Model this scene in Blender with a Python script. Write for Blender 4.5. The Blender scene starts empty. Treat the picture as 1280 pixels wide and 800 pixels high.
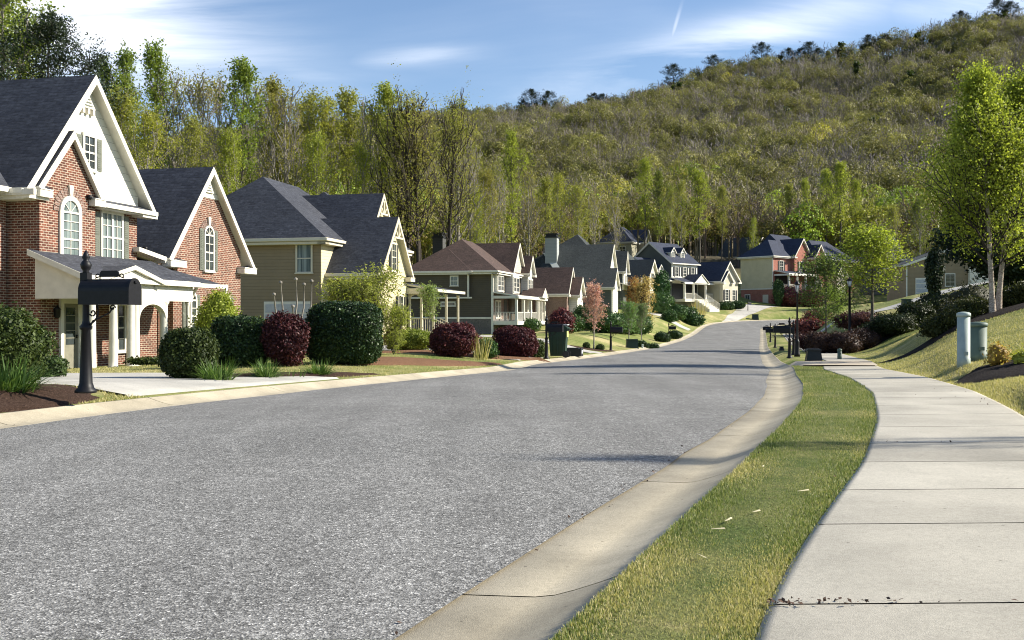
import bpy, math, random
import numpy as np
from mathutils import Vector, Matrix
R = math.radians
random.seed(7)
scene = bpy.context.scene
col = scene.collection

# ------------------------------------------------------------------ camera
FPX = 1280.0
HC = 1.15
cam_d = bpy.data.cameras.new('camera'); cam = bpy.data.objects.new('camera', cam_d); col.objects.link(cam)
cam_d.sensor_width = 36; cam_d.lens = 36.0; cam_d.clip_start = 0.05; cam_d.clip_end = 6000
cam.location = (0, 0, HC); cam.rotation_euler = (R(90), 0, 0)
scene.camera = cam

# ------------------------------------------------------------------ light
SUN_EL, SUN_A = 31.0, 5.0            # elevation; azimuth from +X towards +Y
w = bpy.data.worlds.new('World'); scene.world = w; w.use_nodes = True
nt = w.node_tree; nt.nodes.clear()
out = nt.nodes.new('ShaderNodeOutputWorld'); bg = nt.nodes.new('ShaderNodeBackground')
sky = nt.nodes.new('ShaderNodeTexSky'); sky.sky_type = 'NISHITA'; sky.sun_disc = False
sky.sun_elevation = R(SUN_EL); sky.sun_rotation = R(90 - SUN_A); sky.altitude = 300
sky.air_density = 1.0; sky.dust_density = 0.4; sky.ozone_density = 2.2
bg.inputs['Strength'].default_value = 0.087
def wn(t, **k):
    n = nt.nodes.new(t)
    for a, b in k.items(): setattr(n, a, b)
    return n
tc = wn('ShaderNodeTexCoord'); sep = wn('ShaderNodeSeparateXYZ'); nt.links.new(tc.outputs['Generated'], sep.inputs[0])
def wm(op, a, b=None, c=None, clamp=False):
    n = wn('ShaderNodeMath', operation=op); n.use_clamp = clamp
    for i, v in enumerate((a, b, c)):
        if v is None: continue
        if isinstance(v, (int, float)): n.inputs[i].default_value = v
        else: nt.links.new(v, n.inputs[i])
    return n.outputs[0]
zz = wm('MAXIMUM', sep.outputs[2], 0.02)
den = wm('ADD', zz, 0.12)
cu = wm('DIVIDE', sep.outputs[0], den); cv = wm('DIVIDE', sep.outputs[1], den)
cmb = wn('ShaderNodeCombineXYZ'); nt.links.new(cu, cmb.inputs[0]); nt.links.new(cv, cmb.inputs[1])
mp = wn('ShaderNodeMapping'); mp.inputs['Rotation'].default_value = (0, 0, R(38)); mp.inputs['Scale'].default_value = (0.45, 1.5, 1)
nt.links.new(cmb.outputs[0], mp.inputs[0])
nz = wn('ShaderNodeTexNoise'); nz.inputs['Scale'].default_value = 1.6; nz.inputs['Detail'].default_value = 9; nz.inputs['Roughness'].default_value = 0.58
nz.inputs['Distortion'].default_value = 0.5
nt.links.new(mp.outputs[0], nz.inputs['Vector'])
nz2 = wn('ShaderNodeTexNoise'); nz2.inputs['Scale'].default_value = 0.7; nz2.inputs['Detail'].default_value = 4
nt.links.new(cmb.outputs[0], nz2.inputs['Vector'])
def cloud_patch(px, py, sx, sy, rot=0.0):
    # an elliptical bank of thin cirrus in the direction of a given point of the sky
    ax = wm('DIVIDE', sep.outputs[0], wm('MAXIMUM', sep.outputs[1], 0.05)); az = wm('DIVIDE', sep.outputs[2], wm('MAXIMUM', sep.outputs[1], 0.05))
    dx = wm('SUBTRACT', ax, (px-640)/FPX); dz = wm('SUBTRACT', az, (400-py)/FPX)
    c, s = math.cos(rot), math.sin(rot)
    a = wm('ADD', wm('MULTIPLY', dx, c), wm('MULTIPLY', dz, s)); b = wm('SUBTRACT', wm('MULTIPLY', dz, c), wm('MULTIPLY', dx, s))
    a = wm('DIVIDE', a, sx); b = wm('DIVIDE', b, sy)
    r2 = wm('ADD', wm('MULTIPLY', a, a), wm('MULTIPLY', b, b))
    return wm('POWER', 2.718, wm('MULTIPLY', r2, -1.0))
p1 = cloud_patch(60, 5, .16, .06, R(-12)); p2 = cloud_patch(330, 75, .12, .016, R(-22)); p3 = cloud_patch(900, 55, .18, .022, R(16))
p4 = cloud_patch(1240, 5, .09, .016, 0); p5 = cloud_patch(520, 70, .05, .009, R(5)); p6 = cloud_patch(844, 33, .017, .0020, R(74))
def mxs(a, b): return wm('MAXIMUM', a, b)
pm = mxs(mxs(wm('MULTIPLY', p1, 2.4), wm('MULTIPLY', p2, .3)), mxs(wm('MULTIPLY', p3, .95), mxs(p4, wm('MULTIPLY', p5, .45))))
base = wm('MULTIPLY', wm('SUBTRACT', nz2.outputs[0], 0.50, clamp=True), 1.0, clamp=True)
dens = wm('ADD', pm, base)
nfac = wm('MULTIPLY', wm('SUBTRACT', nz.outputs[0], 0.36, clamp=True), 3.6, clamp=True)
cl = wm('MULTIPLY', dens, nfac, clamp=True)
cl = wm('MAXIMUM', wm('MULTIPLY', cl, 0.85), wm('MULTIPLY', p6, .35))
mix = wn('ShaderNodeMix', data_type='RGBA'); nt.links.new(cl, mix.inputs[0])
tint = wn('ShaderNodeMix', data_type='RGBA', blend_type='MULTIPLY'); tint.inputs[0].default_value = 1.0
nt.links.new(sky.outputs[0], tint.inputs[6]); tint.inputs[7].default_value = (1.03, 1.04, 1.08, 1)
nt.links.new(tint.outputs[2], mix.inputs[6]); mix.inputs[7].default_value = (9.0, 9.3, 9.8, 1)
nt.links.new(mix.outputs[2], bg.inputs['Color']); nt.links.new(bg.outputs[0], out.inputs[0])

sd = bpy.data.lights.new('sun', 'SUN'); sun = bpy.data.objects.new('sun', sd); col.objects.link(sun)
sd.energy = 5.0; sd.angle = R(0.5); sd.color = (1.0, 0.93, 0.80)
sdir = Vector((math.cos(R(SUN_EL))*math.cos(R(SUN_A)), math.cos(R(SUN_EL))*math.sin(R(SUN_A)), math.sin(R(SUN_EL))))
sun.rotation_euler = sdir.to_track_quat('Z', 'Y').to_euler()
scene.view_settings.view_transform = 'Standard'; scene.view_settings.look = 'None'
scene.view_settings.exposure = 0.9; scene.view_settings.gamma = 1.0
scene.cycles.max_bounces = 6; scene.cycles.diffuse_bounces = 2; scene.cycles.transparent_max_bounces = 8
scene.cycles.use_denoising = True; scene.cycles.pixel_filter_type = 'BLACKMAN_HARRIS'; scene.cycles.filter_width = 1.05

# ------------------------------------------------------------------ tags
def tag(o, label=None, cat=None, group=None, kind=None):
    if label: o['label'] = label
    if cat: o['category'] = cat
    if group: o['group'] = group
    if kind: o['kind'] = kind
    return o
def empty(name, loc, rz=0.0):
    o = bpy.data.objects.new(name, None); col.objects.link(o); o.location = loc; o.rotation_euler = (0, 0, rz)
    o.empty_display_size = 0.3
    return o

# ------------------------------------------------------------------ materials
MATS = {}
class NT:
    def __init__(s, name):
        s.m = bpy.data.materials.new(name); s.m.use_nodes = True; s.t = s.m.node_tree; s.t.nodes.clear()
        s.o = s.n('ShaderNodeOutputMaterial'); s.b = s.n('ShaderNodeBsdfPrincipled'); s.l(s.b.outputs[0], s.o.inputs[0])
        s.tc = s.n('ShaderNodeTexCoord'); MATS[name] = s.m
    def n(s, t, **k):
        n = s.t.nodes.new(t)
        for a, b in k.items(): setattr(n, a, b)
        return n
    def l(s, a, b): s.t.links.new(a, b)
    def v(s, sock, val):
        if hasattr(val, 'is_output') or isinstance(val, bpy.types.NodeSocket): s.l(val, sock)
        else:
            if isinstance(val, tuple) and len(val) == 3 and len(sock.default_value) == 4: val = val + (1,)
            sock.default_value = val
    def noise(s, scale, detail=4, rough=.55, vec=None, dist=0, out=0):
        n = s.n('ShaderNodeTexNoise'); n.inputs['Scale'].default_value = scale; n.inputs['Detail'].default_value = detail
        n.inputs['Roughness'].default_value = rough; n.inputs['Distortion'].default_value = dist
        s.l(vec if vec is not None else s.tc.outputs['Object'], n.inputs['Vector']); return n.outputs[out]
    def ramp(s, fac, stops):
        n = s.n('ShaderNodeValToRGB'); e = n.color_ramp.elements
        while len(e) > 1: e.remove(e[0])
        for i, (p, c) in enumerate(stops):
            el = e[0] if i == 0 else e.new(p)
            el.position = p; c = c if isinstance(c, tuple) else (c, c, c); el.color = c + (1,) if len(c) == 3 else c
        s.l(fac, n.inputs[0]); return n.outputs[0]
    def mix(s, f, a, b, mode='MIX'):
        n = s.n('ShaderNodeMix', data_type='RGBA', blend_type=mode); s.v(n.inputs[0], f); s.v(n.inputs[6], a); s.v(n.inputs[7], b); return n.outputs[2]
    def math(s, op, a, b=0.0, clamp=False):
        n = s.n('ShaderNodeMath', operation=op); n.use_clamp = clamp; s.v(n.inputs[0], a); s.v(n.inputs[1], b); return n.outputs[0]
    def map(s, vec, scale=(1,1,1), rot=(0,0,0), loc=(0,0,0)):
        n = s.n('ShaderNodeMapping'); s.l(vec, n.inputs[0]); n.inputs['Scale'].default_value = scale; n.inputs['Rotation'].default_value = rot; n.inputs['Location'].default_value = loc
        return n.outputs[0]
    def bump(s, h, strength=.3, dist=.02):
        n = s.n('ShaderNodeBump'); n.inputs['Strength'].default_value = strength; n.inputs['Distance'].default_value = dist; s.l(h, n.inputs['Height']); s.l(n.outputs[0], s.b.inputs['Normal'])
    def set(s, colr=None, rough=None, metal=None, spec=None):
        if colr is not None: s.v(s.b.inputs['Base Color'], colr)
        if rough is not None: s.v(s.b.inputs['Roughness'], rough)
        if metal is not None: s.v(s.b.inputs['Metallic'], metal)
        if spec is not None: s.v(s.b.inputs['Specular IOR Level'], spec)
        return s.m
    def brick(s, c1, c2, mortar, w, h, ms, scale=1.0, smooth=.1, vec=None, offset=.5):
        n = s.n('ShaderNodeTexBrick'); s.v(n.inputs['Color1'], c1); s.v(n.inputs['Color2'], c2); s.v(n.inputs['Mortar'], mortar)
        n.inputs['Scale'].default_value = scale; n.inputs['Brick Width'].default_value = w; n.inputs['Row Height'].default_value = h
        n.inputs['Mortar Size'].default_value = ms; n.inputs['Mortar Smooth'].default_value = smooth; n.offset = offset
        s.l(vec if vec is not None else s.tc.outputs['UV'], n.inputs['Vector']); return n

def m_plain(name, c, rough=.6, metal=0, var=.12, scale=6, spec=.4, bump=0.0):
    a = NT(name); n = a.noise(scale, 5)
    lo = tuple(x*(1-var) for x in c); hi = tuple(min(1, x*(1+var)) for x in c)
    a.set(a.ramp(n, [(.3, lo), (.7, hi)]), rough, metal, spec)
    if bump: a.bump(a.noise(scale*8, 3), bump, .01)
    return a.m

# asphalt
a = NT('asphalt'); ob = a.tc.outputs['Object']
v1 = a.n('ShaderNodeTexVoronoi'); v1.inputs['Scale'].default_value = 115; a.l(ob, v1.inputs['Vector'])
v2 = a.n('ShaderNodeTexVoronoi'); v2.inputs['Scale'].default_value = 55; a.l(ob, v2.inputs['Vector'])
sepc = a.n('ShaderNodeSeparateColor'); a.l(v1.outputs['Color'], sepc.inputs[0]); sepd = a.n('ShaderNodeSeparateColor'); a.l(v2.outputs['Color'], sepd.inputs[0])
spk = a.ramp(sepc.outputs[0], [(0, .075), (.35, .12), (.7, .165), (.93, .23), (1, .38)])
spk2 = a.ramp(sepd.outputs[0], [(0, .62), (.5, .95), (1, 1.35)])
big = a.ramp(a.noise(.35, 5, .6), [(.3, .86), (.7, 1.12)]); mid = a.ramp(a.noise(3.0, 6, .7), [(.3, .88), (.7, 1.1)])
wear = a.ramp(a.noise(1.2, 3, .6, vec=a.map(ob, (1.0, .12, 1), (0, 0, R(14)))), [(.35, .88), (.65, 1.08)])
c = a.mix(1, spk, spk2, 'MULTIPLY'); c = a.mix(1, c, big, 'MULTIPLY'); c = a.mix(1, c, mid, 'MULTIPLY'); c = a.mix(1, c, wear, 'MULTIPLY')
a.set(a.mix(1, c, (1.42, 1.40, 1.34), 'MULTIPLY'), .9, 0, .15)
a.bump(a.math('ADD', v1.outputs['Distance'], a.noise(150, 2)), .55, .006)
# concrete
def m_concrete(name, c, dark=.75):
    a = NT(name); n1 = a.noise(1.1, 7, .62); n2 = a.noise(45, 5, .7); n3 = a.noise(.5, 4, .6, dist=1.2); n4 = a.noise(180, 2)
    k = a.ramp(n1, [(.3, tuple(x*dark for x in c)), (.62, c), (.8, tuple(x*1.08 for x in c))])
    k = a.mix(1, k, a.ramp(n2, [(.25, .80), (.6, 1.04)]), 'MULTIPLY'); k = a.mix(1, k, a.ramp(n3, [(.3, .84), (.6, 1.05)]), 'MULTIPLY')
    k = a.mix(1, k, a.ramp(n4, [(.3, .86), (.65, 1.07)]), 'MULTIPLY')
    pits = a.n('ShaderNodeTexVoronoi'); pits.inputs['Scale'].default_value = 6; a.l(a.tc.outputs['Object'], pits.inputs['Vector'])
    k = a.mix(1, k, a.ramp(pits.outputs['Distance'], [(0, .45), (.035, .5), (.06, 1.0)]), 'MULTIPLY')
    g = a.n('ShaderNodeNewGeometry'); k = a.mix(1, k, a.ramp(g.outputs['Random Per Island'], [(0, .86), (.5, 1.0), (1, 1.07)]), 'MULTIPLY')
    a.set(k, .9, 0, .25); a.bump(a.math('ADD', n2, n4), .35, .004); return a.m
m_concrete('sidewalk_concrete', (.455, .425, .355), .78); m_concrete('curb_concrete', (.50, .44, .325), .66); m_concrete('driveway_concrete', (.50, .48, .43), .82)
m_concrete('tan_driveway', (.50, .43, .33), .8)
# lawn soil/turf
a = NT('turf'); ob = a.tc.outputs['Object']
n1 = a.noise(.16, 4, .6); n2 = a.noise(1.3, 6, .7); n3 = a.noise(22, 5, .75); n4 = a.noise(.5, 3, .6, vec=a.map(ob, (1, .35, 1)))
mixf = a.math('ADD', a.math('MULTIPLY', n1, .9), a.math('MULTIPLY', n2, .5)); mixf = a.math('ADD', mixf, a.math('MULTIPLY', n4, .35))
k = a.ramp(mixf, [(.66, (.12, .17, .04)), (.84, (.225, .25, .08)), (.98, (.36, .335, .14)), (1.12, (.47, .41, .20))])
k = a.mix(1, k, a.ramp(n3, [(.28, .55), (.7, 1.25)]), 'MULTIPLY')
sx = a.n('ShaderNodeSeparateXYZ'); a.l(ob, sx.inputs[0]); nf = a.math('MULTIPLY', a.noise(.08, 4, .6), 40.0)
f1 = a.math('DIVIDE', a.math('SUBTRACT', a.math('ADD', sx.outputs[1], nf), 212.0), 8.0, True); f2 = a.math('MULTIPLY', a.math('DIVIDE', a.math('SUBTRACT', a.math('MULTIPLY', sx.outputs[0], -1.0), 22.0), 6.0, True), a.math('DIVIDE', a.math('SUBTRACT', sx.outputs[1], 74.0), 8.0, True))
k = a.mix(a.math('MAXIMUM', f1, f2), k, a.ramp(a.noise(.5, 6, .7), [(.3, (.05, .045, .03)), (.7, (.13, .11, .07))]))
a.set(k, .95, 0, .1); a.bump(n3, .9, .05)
a = NT('verge_turf'); n2 = a.noise(1.6, 5, .7); n3 = a.noise(40, 4, .7)
a.set(a.mix(1, a.ramp(n2, [(.35, (.10, .135, .04)), (.6, (.20, .205, .075)), (.75, (.38, .33, .16))]), a.ramp(n3, [(.3, .5), (.7, 1.2)]), 'MULTIPLY'), .95, 0, .1); a.bump(n3, .9, .03)
a = NT('hill_litter'); a.set(a.ramp(a.noise(.06, 6, .7), [(.3, (.11, .10, .075)), (.7, (.19, .17, .12))]), .95, 0, .1)
# mulch
def m_mulch(name, c1, c2, c3):
    a = NT(name); n1 = a.noise(55, 4, .8, vec=a.map(a.tc.outputs['Object'], (1, .35, 1), (0, 0, R(30)))); n2 = a.noise(60, 4, .8, vec=a.map(a.tc.outputs['Object'], (.35, 1, 1), (0, 0, R(-20)))); n3 = a.noise(1.5, 4)
    k = a.mix(a.ramp(n3, [(.4, 0.2), (.6, .8)]), a.ramp(n1, [(.3, c1), (.5, c2), (.68, c3)]), a.ramp(n2, [(.3, c1), (.5, c2), (.7, c3)]))
    a.set(k, .95, 0, .1); a.bump(a.math('ADD', n1, n2), 1.0, .05)
m_mulch('bark_mulch', (.018, .012, .010), (.075, .045, .032), (.20, .13, .10)); m_mulch('pine_straw', (.09, .05, .03), (.24, .13, .075), (.40, .24, .15))
m_mulch('dark_mulch', (.008, .007, .007), (.03, .024, .022), (.10, .085, .08))
# brick walls
def m_brick(name, c1, c2, mort):
    a = NT(name); b = a.brick(c1, c2, mort, .215, .075, .011, smooth=.2); n = a.noise(.9, 4, .6); uvn = a.noise(9, 2, .5, vec=a.tc.outputs['UV'])
    k = a.mix(1, b.outputs[0], a.ramp(n, [(.3, .82), (.7, 1.12)]), 'MULTIPLY'); k = a.mix(1, k, a.ramp(uvn, [(.3, .72), (.7, 1.22)]), 'MULTIPLY')
    a.set(k, .88, 0, .2); a.bump(a.math('SUBTRACT', 1.0, b.outputs['Fac']), .6, .008)
m_brick('red_brick', (.20, .072, .046), (.085, .034, .026), (.42, .35, .27)); m_brick('bright_brick', (.38, .12, .085), (.30, .09, .065), (.40, .26, .2)); m_brick('dusky_brick', (.22, .135, .105), (.18, .11, .09), (.33, .27, .23))
m_brick('stone_base', (.16, .14, .13), (.11, .10, .095), (.22, .2, .18))
def m_siding(name, c, h=.18):
    a = NT(name); s = a.n('ShaderNodeSeparateXYZ'); a.l(a.tc.outputs['UV'], s.inputs[0]); f = a.math('FRACT', a.math('DIVIDE', s.outputs[1], h))
    k = a.mix(1, a.ramp(a.noise(.8, 5, .6), [(.3, tuple(x*.88 for x in c)), (.7, tuple(min(1, x*1.06) for x in c))]), a.ramp(f, [(0, .55), (.05, .6), (.09, 1.0), (1, 1.0)]), 'MULTIPLY')
    a.set(k, .7, 0, .3); a.bump(a.math('SUBTRACT', 1.0, f), .5, .02)
m_siding('shaded_tan_siding', (.265, .205, .125)); m_siding('sunlit_tan_siding', (.60, .53, .34)); m_siding('green_siding', (.088, .074, .053)); m_siding('white_siding', (.74, .72, .62), .23)  # first two: shaded and sunlit copies of one siding, light put into the colour
m_siding('grey_siding', (.36, .38, .37)); m_siding('cream_siding', (.52, .48, .37)); m_siding('slate_siding', (.10, .112, .10)); m_siding('taupe_siding', (.36, .34, .25)); m_siding('dark_siding', (.07, .07, .065))
def m_shingle(name, c1, c2):
    a = NT(name); b = a.brick(c1, c2, tuple(x*.4 for x in c1), .33, .15, .008, smooth=.6); n = a.noise(5.5, 3, .6, vec=a.map(a.tc.outputs['UV'], (1, 2.2, 1))); n2 = a.noise(.35, 5, .6); n3 = a.noise(120, 2)
    k = a.mix(1, b.outputs[0], a.ramp(n, [(.3, .62), (.7, 1.45)]), 'MULTIPLY'); k = a.mix(1, k, a.ramp(n2, [(.3, .85), (.7, 1.15)]), 'MULTIPLY'); k = a.mix(1, k, a.ramp(n3, [(.3, .7), (.7, 1.3)]), 'MULTIPLY')
    a.set(k, .88, 0, .3); a.bump(a.math('SUBTRACT', 1.0, b.outputs['Fac']), .7, .012)
m_shingle('slate_shingles', (.058, .062, .075), (.036, .039, .050)); m_shingle('blue_shingles', (.040, .048, .075), (.028, .034, .055)); m_shingle('brown_shingles', (.095, .062, .052), (.065, .044, .038)); m_shingle('grey_shingles', (.055, .062, .060), (.040, .046, .046))
m_plain('white_trim', (.68, .65, .56), .5, var=.09, scale=3); m_plain('cream_trim', (.62, .57, .44), .55, var=.06, scale=2); m_plain('sage_shutter', (.135, .145, .115), .55); m_plain('black_shutter_and_shade', (.018, .02, .022), .5)
m_plain('black_iron', (.007, .007, .009), .5, 0, .3, 20, .3); m_plain('door_paint', (.22, .21, .16), .5); m_plain('garage_door_paint', (.42, .43, .45), .5)
m_plain('bin_green', (.012, .035, .022), .45, 0, .15, 4); m_plain('tub_black', (.012, .014, .018), .5); m_plain('utility_green', (.02, .04, .03), .6)
m_plain('pedestal_pale', (.34, .40, .36), .55, 0, .12, 5, bump=.1); m_plain('pedestal_green', (.095, .135, .105), .6, 0, .12, 5, bump=.1); m_plain('lamp_glass', (.75, .75, .72), .3)
m_plain('sticker_yellow', (.55, .62, .20), .5); m_plain('bin_lid_pale', (.62, .66, .66), .5); m_plain('skylit_tone', (.55, .57, .52), .5, var=.03); m_plain('stone_trim', (.60, .56, .47), .8, var=.1, scale=8)
m_plain('straw', (.50, .44, .28), .8); m_plain('dead_leaf', (.09, .05, .03), .8, var=.4)
a = NT('window_glass'); a.set(a.ramp(a.noise(1.6, 3), [(.35, (.015, .02, .024)), (.7, (.07, .085, .085))]), .06, 0, .9)
a = NT('curtained_glass'); a.set(a.ramp(a.noise(6, 2, vec=a.map(a.tc.outputs['Object'], (1, 1, .05))), [(.35, (.06, .09, .09)), (.65, (.26, .31, .30))]), .12, 0, .8)
# bark
def m_bark(name, c1, c2, c3, sc=(6, 6, 1.2)):
    a = NT(name); n = a.noise(3, 6, .75, vec=a.map(a.tc.outputs['Object'], sc)); a.set(a.ramp(n, [(.3, c1), (.5, c2), (.68, c3)]), .9, 0, .15); a.bump(n, .8, .03)
m_bark('grey_bark', (.05, .043, .036), (.11, .095, .08), (.20, .18, .155)); m_bark('pale_bark', (.09, .08, .07), (.24, .22, .19), (.36, .33, .29)); m_bark('dark_bark', (.02, .017, .014), (.05, .042, .035), (.09, .075, .06))
m_bark('birch_bark', (.10, .06, .04), (.42, .34, .27), (.70, .62, .52), (4, 4, 7))
# leaves: colour varies per leaf; Object Info colour tints the whole plant
def m_leaf(name, c1, c2, c3, trans=.35, instancer=False, rough=.55):
    a = NT(name); g = a.n('ShaderNodeNewGeometry'); n = a.noise(.8, 3, .6)
    f = a.math('ADD', a.math('MULTIPLY', g.outputs['Random Per Island'], .62), a.math('MULTIPLY', n, .42))
    k = a.ramp(f, [(.15, c1), (.5, c2), (.88, c3)])
    if instancer:
        at = a.n('ShaderNodeAttribute', attribute_type='INSTANCER', attribute_name='tint'); k = a.mix(1, k, at.outputs['Color'], 'MULTIPLY')
    else:
        oi = a.n('ShaderNodeObjectInfo'); k = a.mix(1, k, oi.outputs['Color'], 'MULTIPLY')
    a.set(k, rough, 0, .25)
    tr = a.n('ShaderNodeBsdfTranslucent'); a.l(a.mix(1, k, (1.25, 1.3, .7), 'MULTIPLY'), tr.inputs[0]); mx = a.n('ShaderNodeMixShader'); mx.inputs[0].default_value = trans
    a.l(a.b.outputs[0], mx.inputs[1]); a.l(tr.outputs[0], mx.inputs[2]); a.l(mx.outputs[0], a.o.inputs[0]); return a.m
m_leaf('spring_leaf', (.13, .15, .05), (.24, .27, .09), (.44, .47, .18), .5)
m_leaf('hedge_leaf', (.008, .018, .006), (.022, .045, .014), (.065, .11, .035), .12, rough=.4)
m_leaf('ball_leaf', (.02, .035, .008), (.055, .08, .02), (.12, .15, .045), .2)
m_leaf('maroon_leaf', (.022, .006, .010), (.075, .018, .024), (.18, .05, .05), .2)
m_leaf('golden_leaf', (.16, .17, .02), (.32, .34, .05), (.50, .50, .10), .35)
m_leaf('blade_leaf', (.035, .07, .012), (.08, .15, .03), (.18, .27, .07), .3)
m_leaf('needle_leaf', (.008, .016, .008), (.02, .034, .014), (.045, .065, .025), .1)
m_leaf('blossom_leaf', (.38, .17, .15), (.60, .33, .29), (.72, .48, .42), .3)
m_leaf('amber_leaf', (.32, .20, .07), (.52, .38, .15), (.62, .52, .22), .35)
m_leaf('grass_blade', (.09, .135, .03), (.18, .225, .065), (.42, .39, .20), .3)
m_leaf('lawn_blade', (.25, .26, .08), (.46, .41, .18), (.66, .56, .30), .3)
m_leaf('forest_leaf', (.12, .125, .05), (.21, .21, .09), (.32, .31, .13), .35, True)
m_leaf('forest_twig', (.12, .105, .09), (.20, .18, .155), (.30, .27, .235), .0, True)
M = MATS

# ------------------------------------------------------------------ mesh helpers
def fastmesh(name, V, F, mats, midx=None, smooth=False):
    V = np.asarray(V, dtype=np.float32); F = np.asarray(F, dtype=np.int32); k = F.shape[1]
    me = bpy.data.meshes.new(name); me.vertices.add(len(V)); me.vertices.foreach_set('co', V.ravel())
    me.loops.add(F.size); me.loops.foreach_set('vertex_index', F.ravel()); me.polygons.add(len(F))
    me.polygons.foreach_set('loop_start', np.arange(0, F.size, k, dtype=np.int32))
    for m in mats: me.materials.append(M[m])
    if midx is not None: me.polygons.foreach_set('material_index', np.asarray(midx, dtype=np.int32))
    if smooth: me.polygons.foreach_set('use_smooth', np.ones(len(F), dtype=bool))
    me.update(calc_edges=True); me.validate(); return me
def link(name, me, parent=None, loc=None, rot=None):
    o = bpy.data.objects.new(name, me); col.objects.link(o)
    if parent is not None: o.parent = parent
    if loc is not None: o.location = loc
    if rot is not None: o.rotation_euler = rot
    return o
class MB:
    def __init__(s): s.v = []; s.f = []; s.m = []; s.sm = []
    def add(s, vs, fs, mi=0, sm=False):
        b = len(s.v); s.v += [tuple(p) for p in vs]; s.f += [tuple(b+i for i in f) for f in fs]
        s.m += (list(mi) if isinstance(mi, (list, tuple)) else [mi]*len(fs)); s.sm += [sm]*len(fs)
    def box(s, x0, x1, y0, y1, z0, z1, mi=0):
        s.add([(x0,y0,z0),(x1,y0,z0),(x1,y1,z0),(x0,y1,z0),(x0,y0,z1),(x1,y0,z1),(x1,y1,z1),(x0,y1,z1)],
              [(0,3,2,1),(4,5,6,7),(0,1,5,4),(1,2,6,5),(2,3,7,6),(3,0,4,7)], mi)
    def slab(s, pts, th, m_top=0, m_side=1):   # planar polygon thickened straight down
        n = len(pts); vs = list(pts) + [(p[0], p[1], p[2]-th) for p in pts]
        a, b, c = Vector(pts[0]), Vector(pts[1]), Vector(pts[2])
        top = tuple(range(n))
        if (b-a).cross(c-a).z < 0: top = top[::-1]
        fs = [top, tuple(n+i for i in top[::-1])]
        for i in range(n):
            p, q = top[i], top[(i+1) % n]; fs.append((q, p, n+p, n+q))
        s.add(vs, fs, [m_top] + [m_side]*(n+1))
    def prism(s, pts, vec, mi=0):
        n = len(pts); P = [Vector(p) for p in pts]; vec = Vector(vec); Q = [p+vec for p in P]
        nrm = Vector((0, 0, 0))
        for i in range(n): nrm += P[i].cross(P[(i+1) % n])
        idx = list(range(n))
        if nrm.dot(vec) > 0: idx = idx[::-1]
        fs = [tuple(idx), tuple(n+i for i in idx[::-1])]
        for i in range(n):
            p, q = idx[i], idx[(i+1) % n]; fs.append((q, p, n+p, n+q))
        s.add(P+Q, fs, mi)
    def lathe(s, prof, n=16, c=(0, 0, 0), mi=0, flute=0):
        vs = []; fs = []
        for r, z in prof:
            for k in range(n):
                an = 2*math.pi*k/n; rr = r*(1-(flute if k % 2 else 0)); vs.append((c[0]+rr*math.cos(an), c[1]+rr*math.sin(an), c[2]+z))
        for i in range(len(prof)-1):
            for k in range(n):
                k2 = (k+1) % n; fs.append((i*n+k, i*n+k2, (i+1)*n+k2, (i+1)*n+k))
        fs.append(tuple(range(n))[::-1]); fs.append(tuple((len(prof)-1)*n+k for k in range(n)))
        s.add(vs, fs, mi, True)
    def tube(s, pts, r, n=8, mi=0):
        V, F = tube_arrays([Vector(p) for p in pts], r if hasattr(r, '__len__') else [r]*len(pts), n)
        s.add([tuple(x) for x in V], [tuple(f) for f in F] + [tuple(range(n))[::-1], tuple(range(len(V)-n, len(V)))], mi, True)
    def build(s, name, mats, parent=None, uv=True, loc=None, rot=None):
        me = bpy.data.meshes.new(name); me.from_pydata(s.v, [], s.f)
        for m in mats: me.materials.append(M[m])
        me.polygons.foreach_set('material_index', s.m); me.polygons.foreach_set('use_smooth', s.sm)
        me.update()
        if uv: boxuv(me)
        return link(name, me, parent, loc, rot)
def boxuv(me):
    L = me.uv_layers.new(name='uv'); co = me.vertices
    for p in me.polygons:
        n = p.normal
        if abs(n.z) > .985: u, v = Vector((1, 0, 0)), Vector((0, 1, 0))
        else:
            u = Vector((0, 0, 1)).cross(n).normalized(); v = n.cross(u)
        for li in p.loop_indices:
            c = co[me.loops[li].vertex_index].co; L.data[li].uv = (c.dot(u), c.dot(v))
def tube_arrays(pts, rad, n):
    P = np.array([tuple(p) for p in pts], float); m = len(P)
    T = np.gradient(P, axis=0); T /= np.linalg.norm(T, axis=1)[:, None]+1e-9
    ref = np.array([1.0, .13, 0]) if abs(T[0][2]) > .7 else np.array([0, 0, 1.0])
    A = np.cross(T, ref); A /= np.linalg.norm(A, axis=1)[:, None]+1e-9; B = np.cross(T, A)
    an = np.arange(n)*2*math.pi/n; rad = np.asarray(rad, float)
    V = P[:, None, :] + rad[:, None, None]*(np.cos(an)[None, :, None]*A[:, None, :] + np.sin(an)[None, :, None]*B[:, None, :])
    F = []
    for i in range(m-1):
        k = np.arange(n); k2 = (k+1) % n; F.append(np.stack([i*n+k, (i+1)*n+k, (i+1)*n+k2, i*n+k2], 1))
    return V.reshape(-1, 3), np.concatenate(F)

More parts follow.
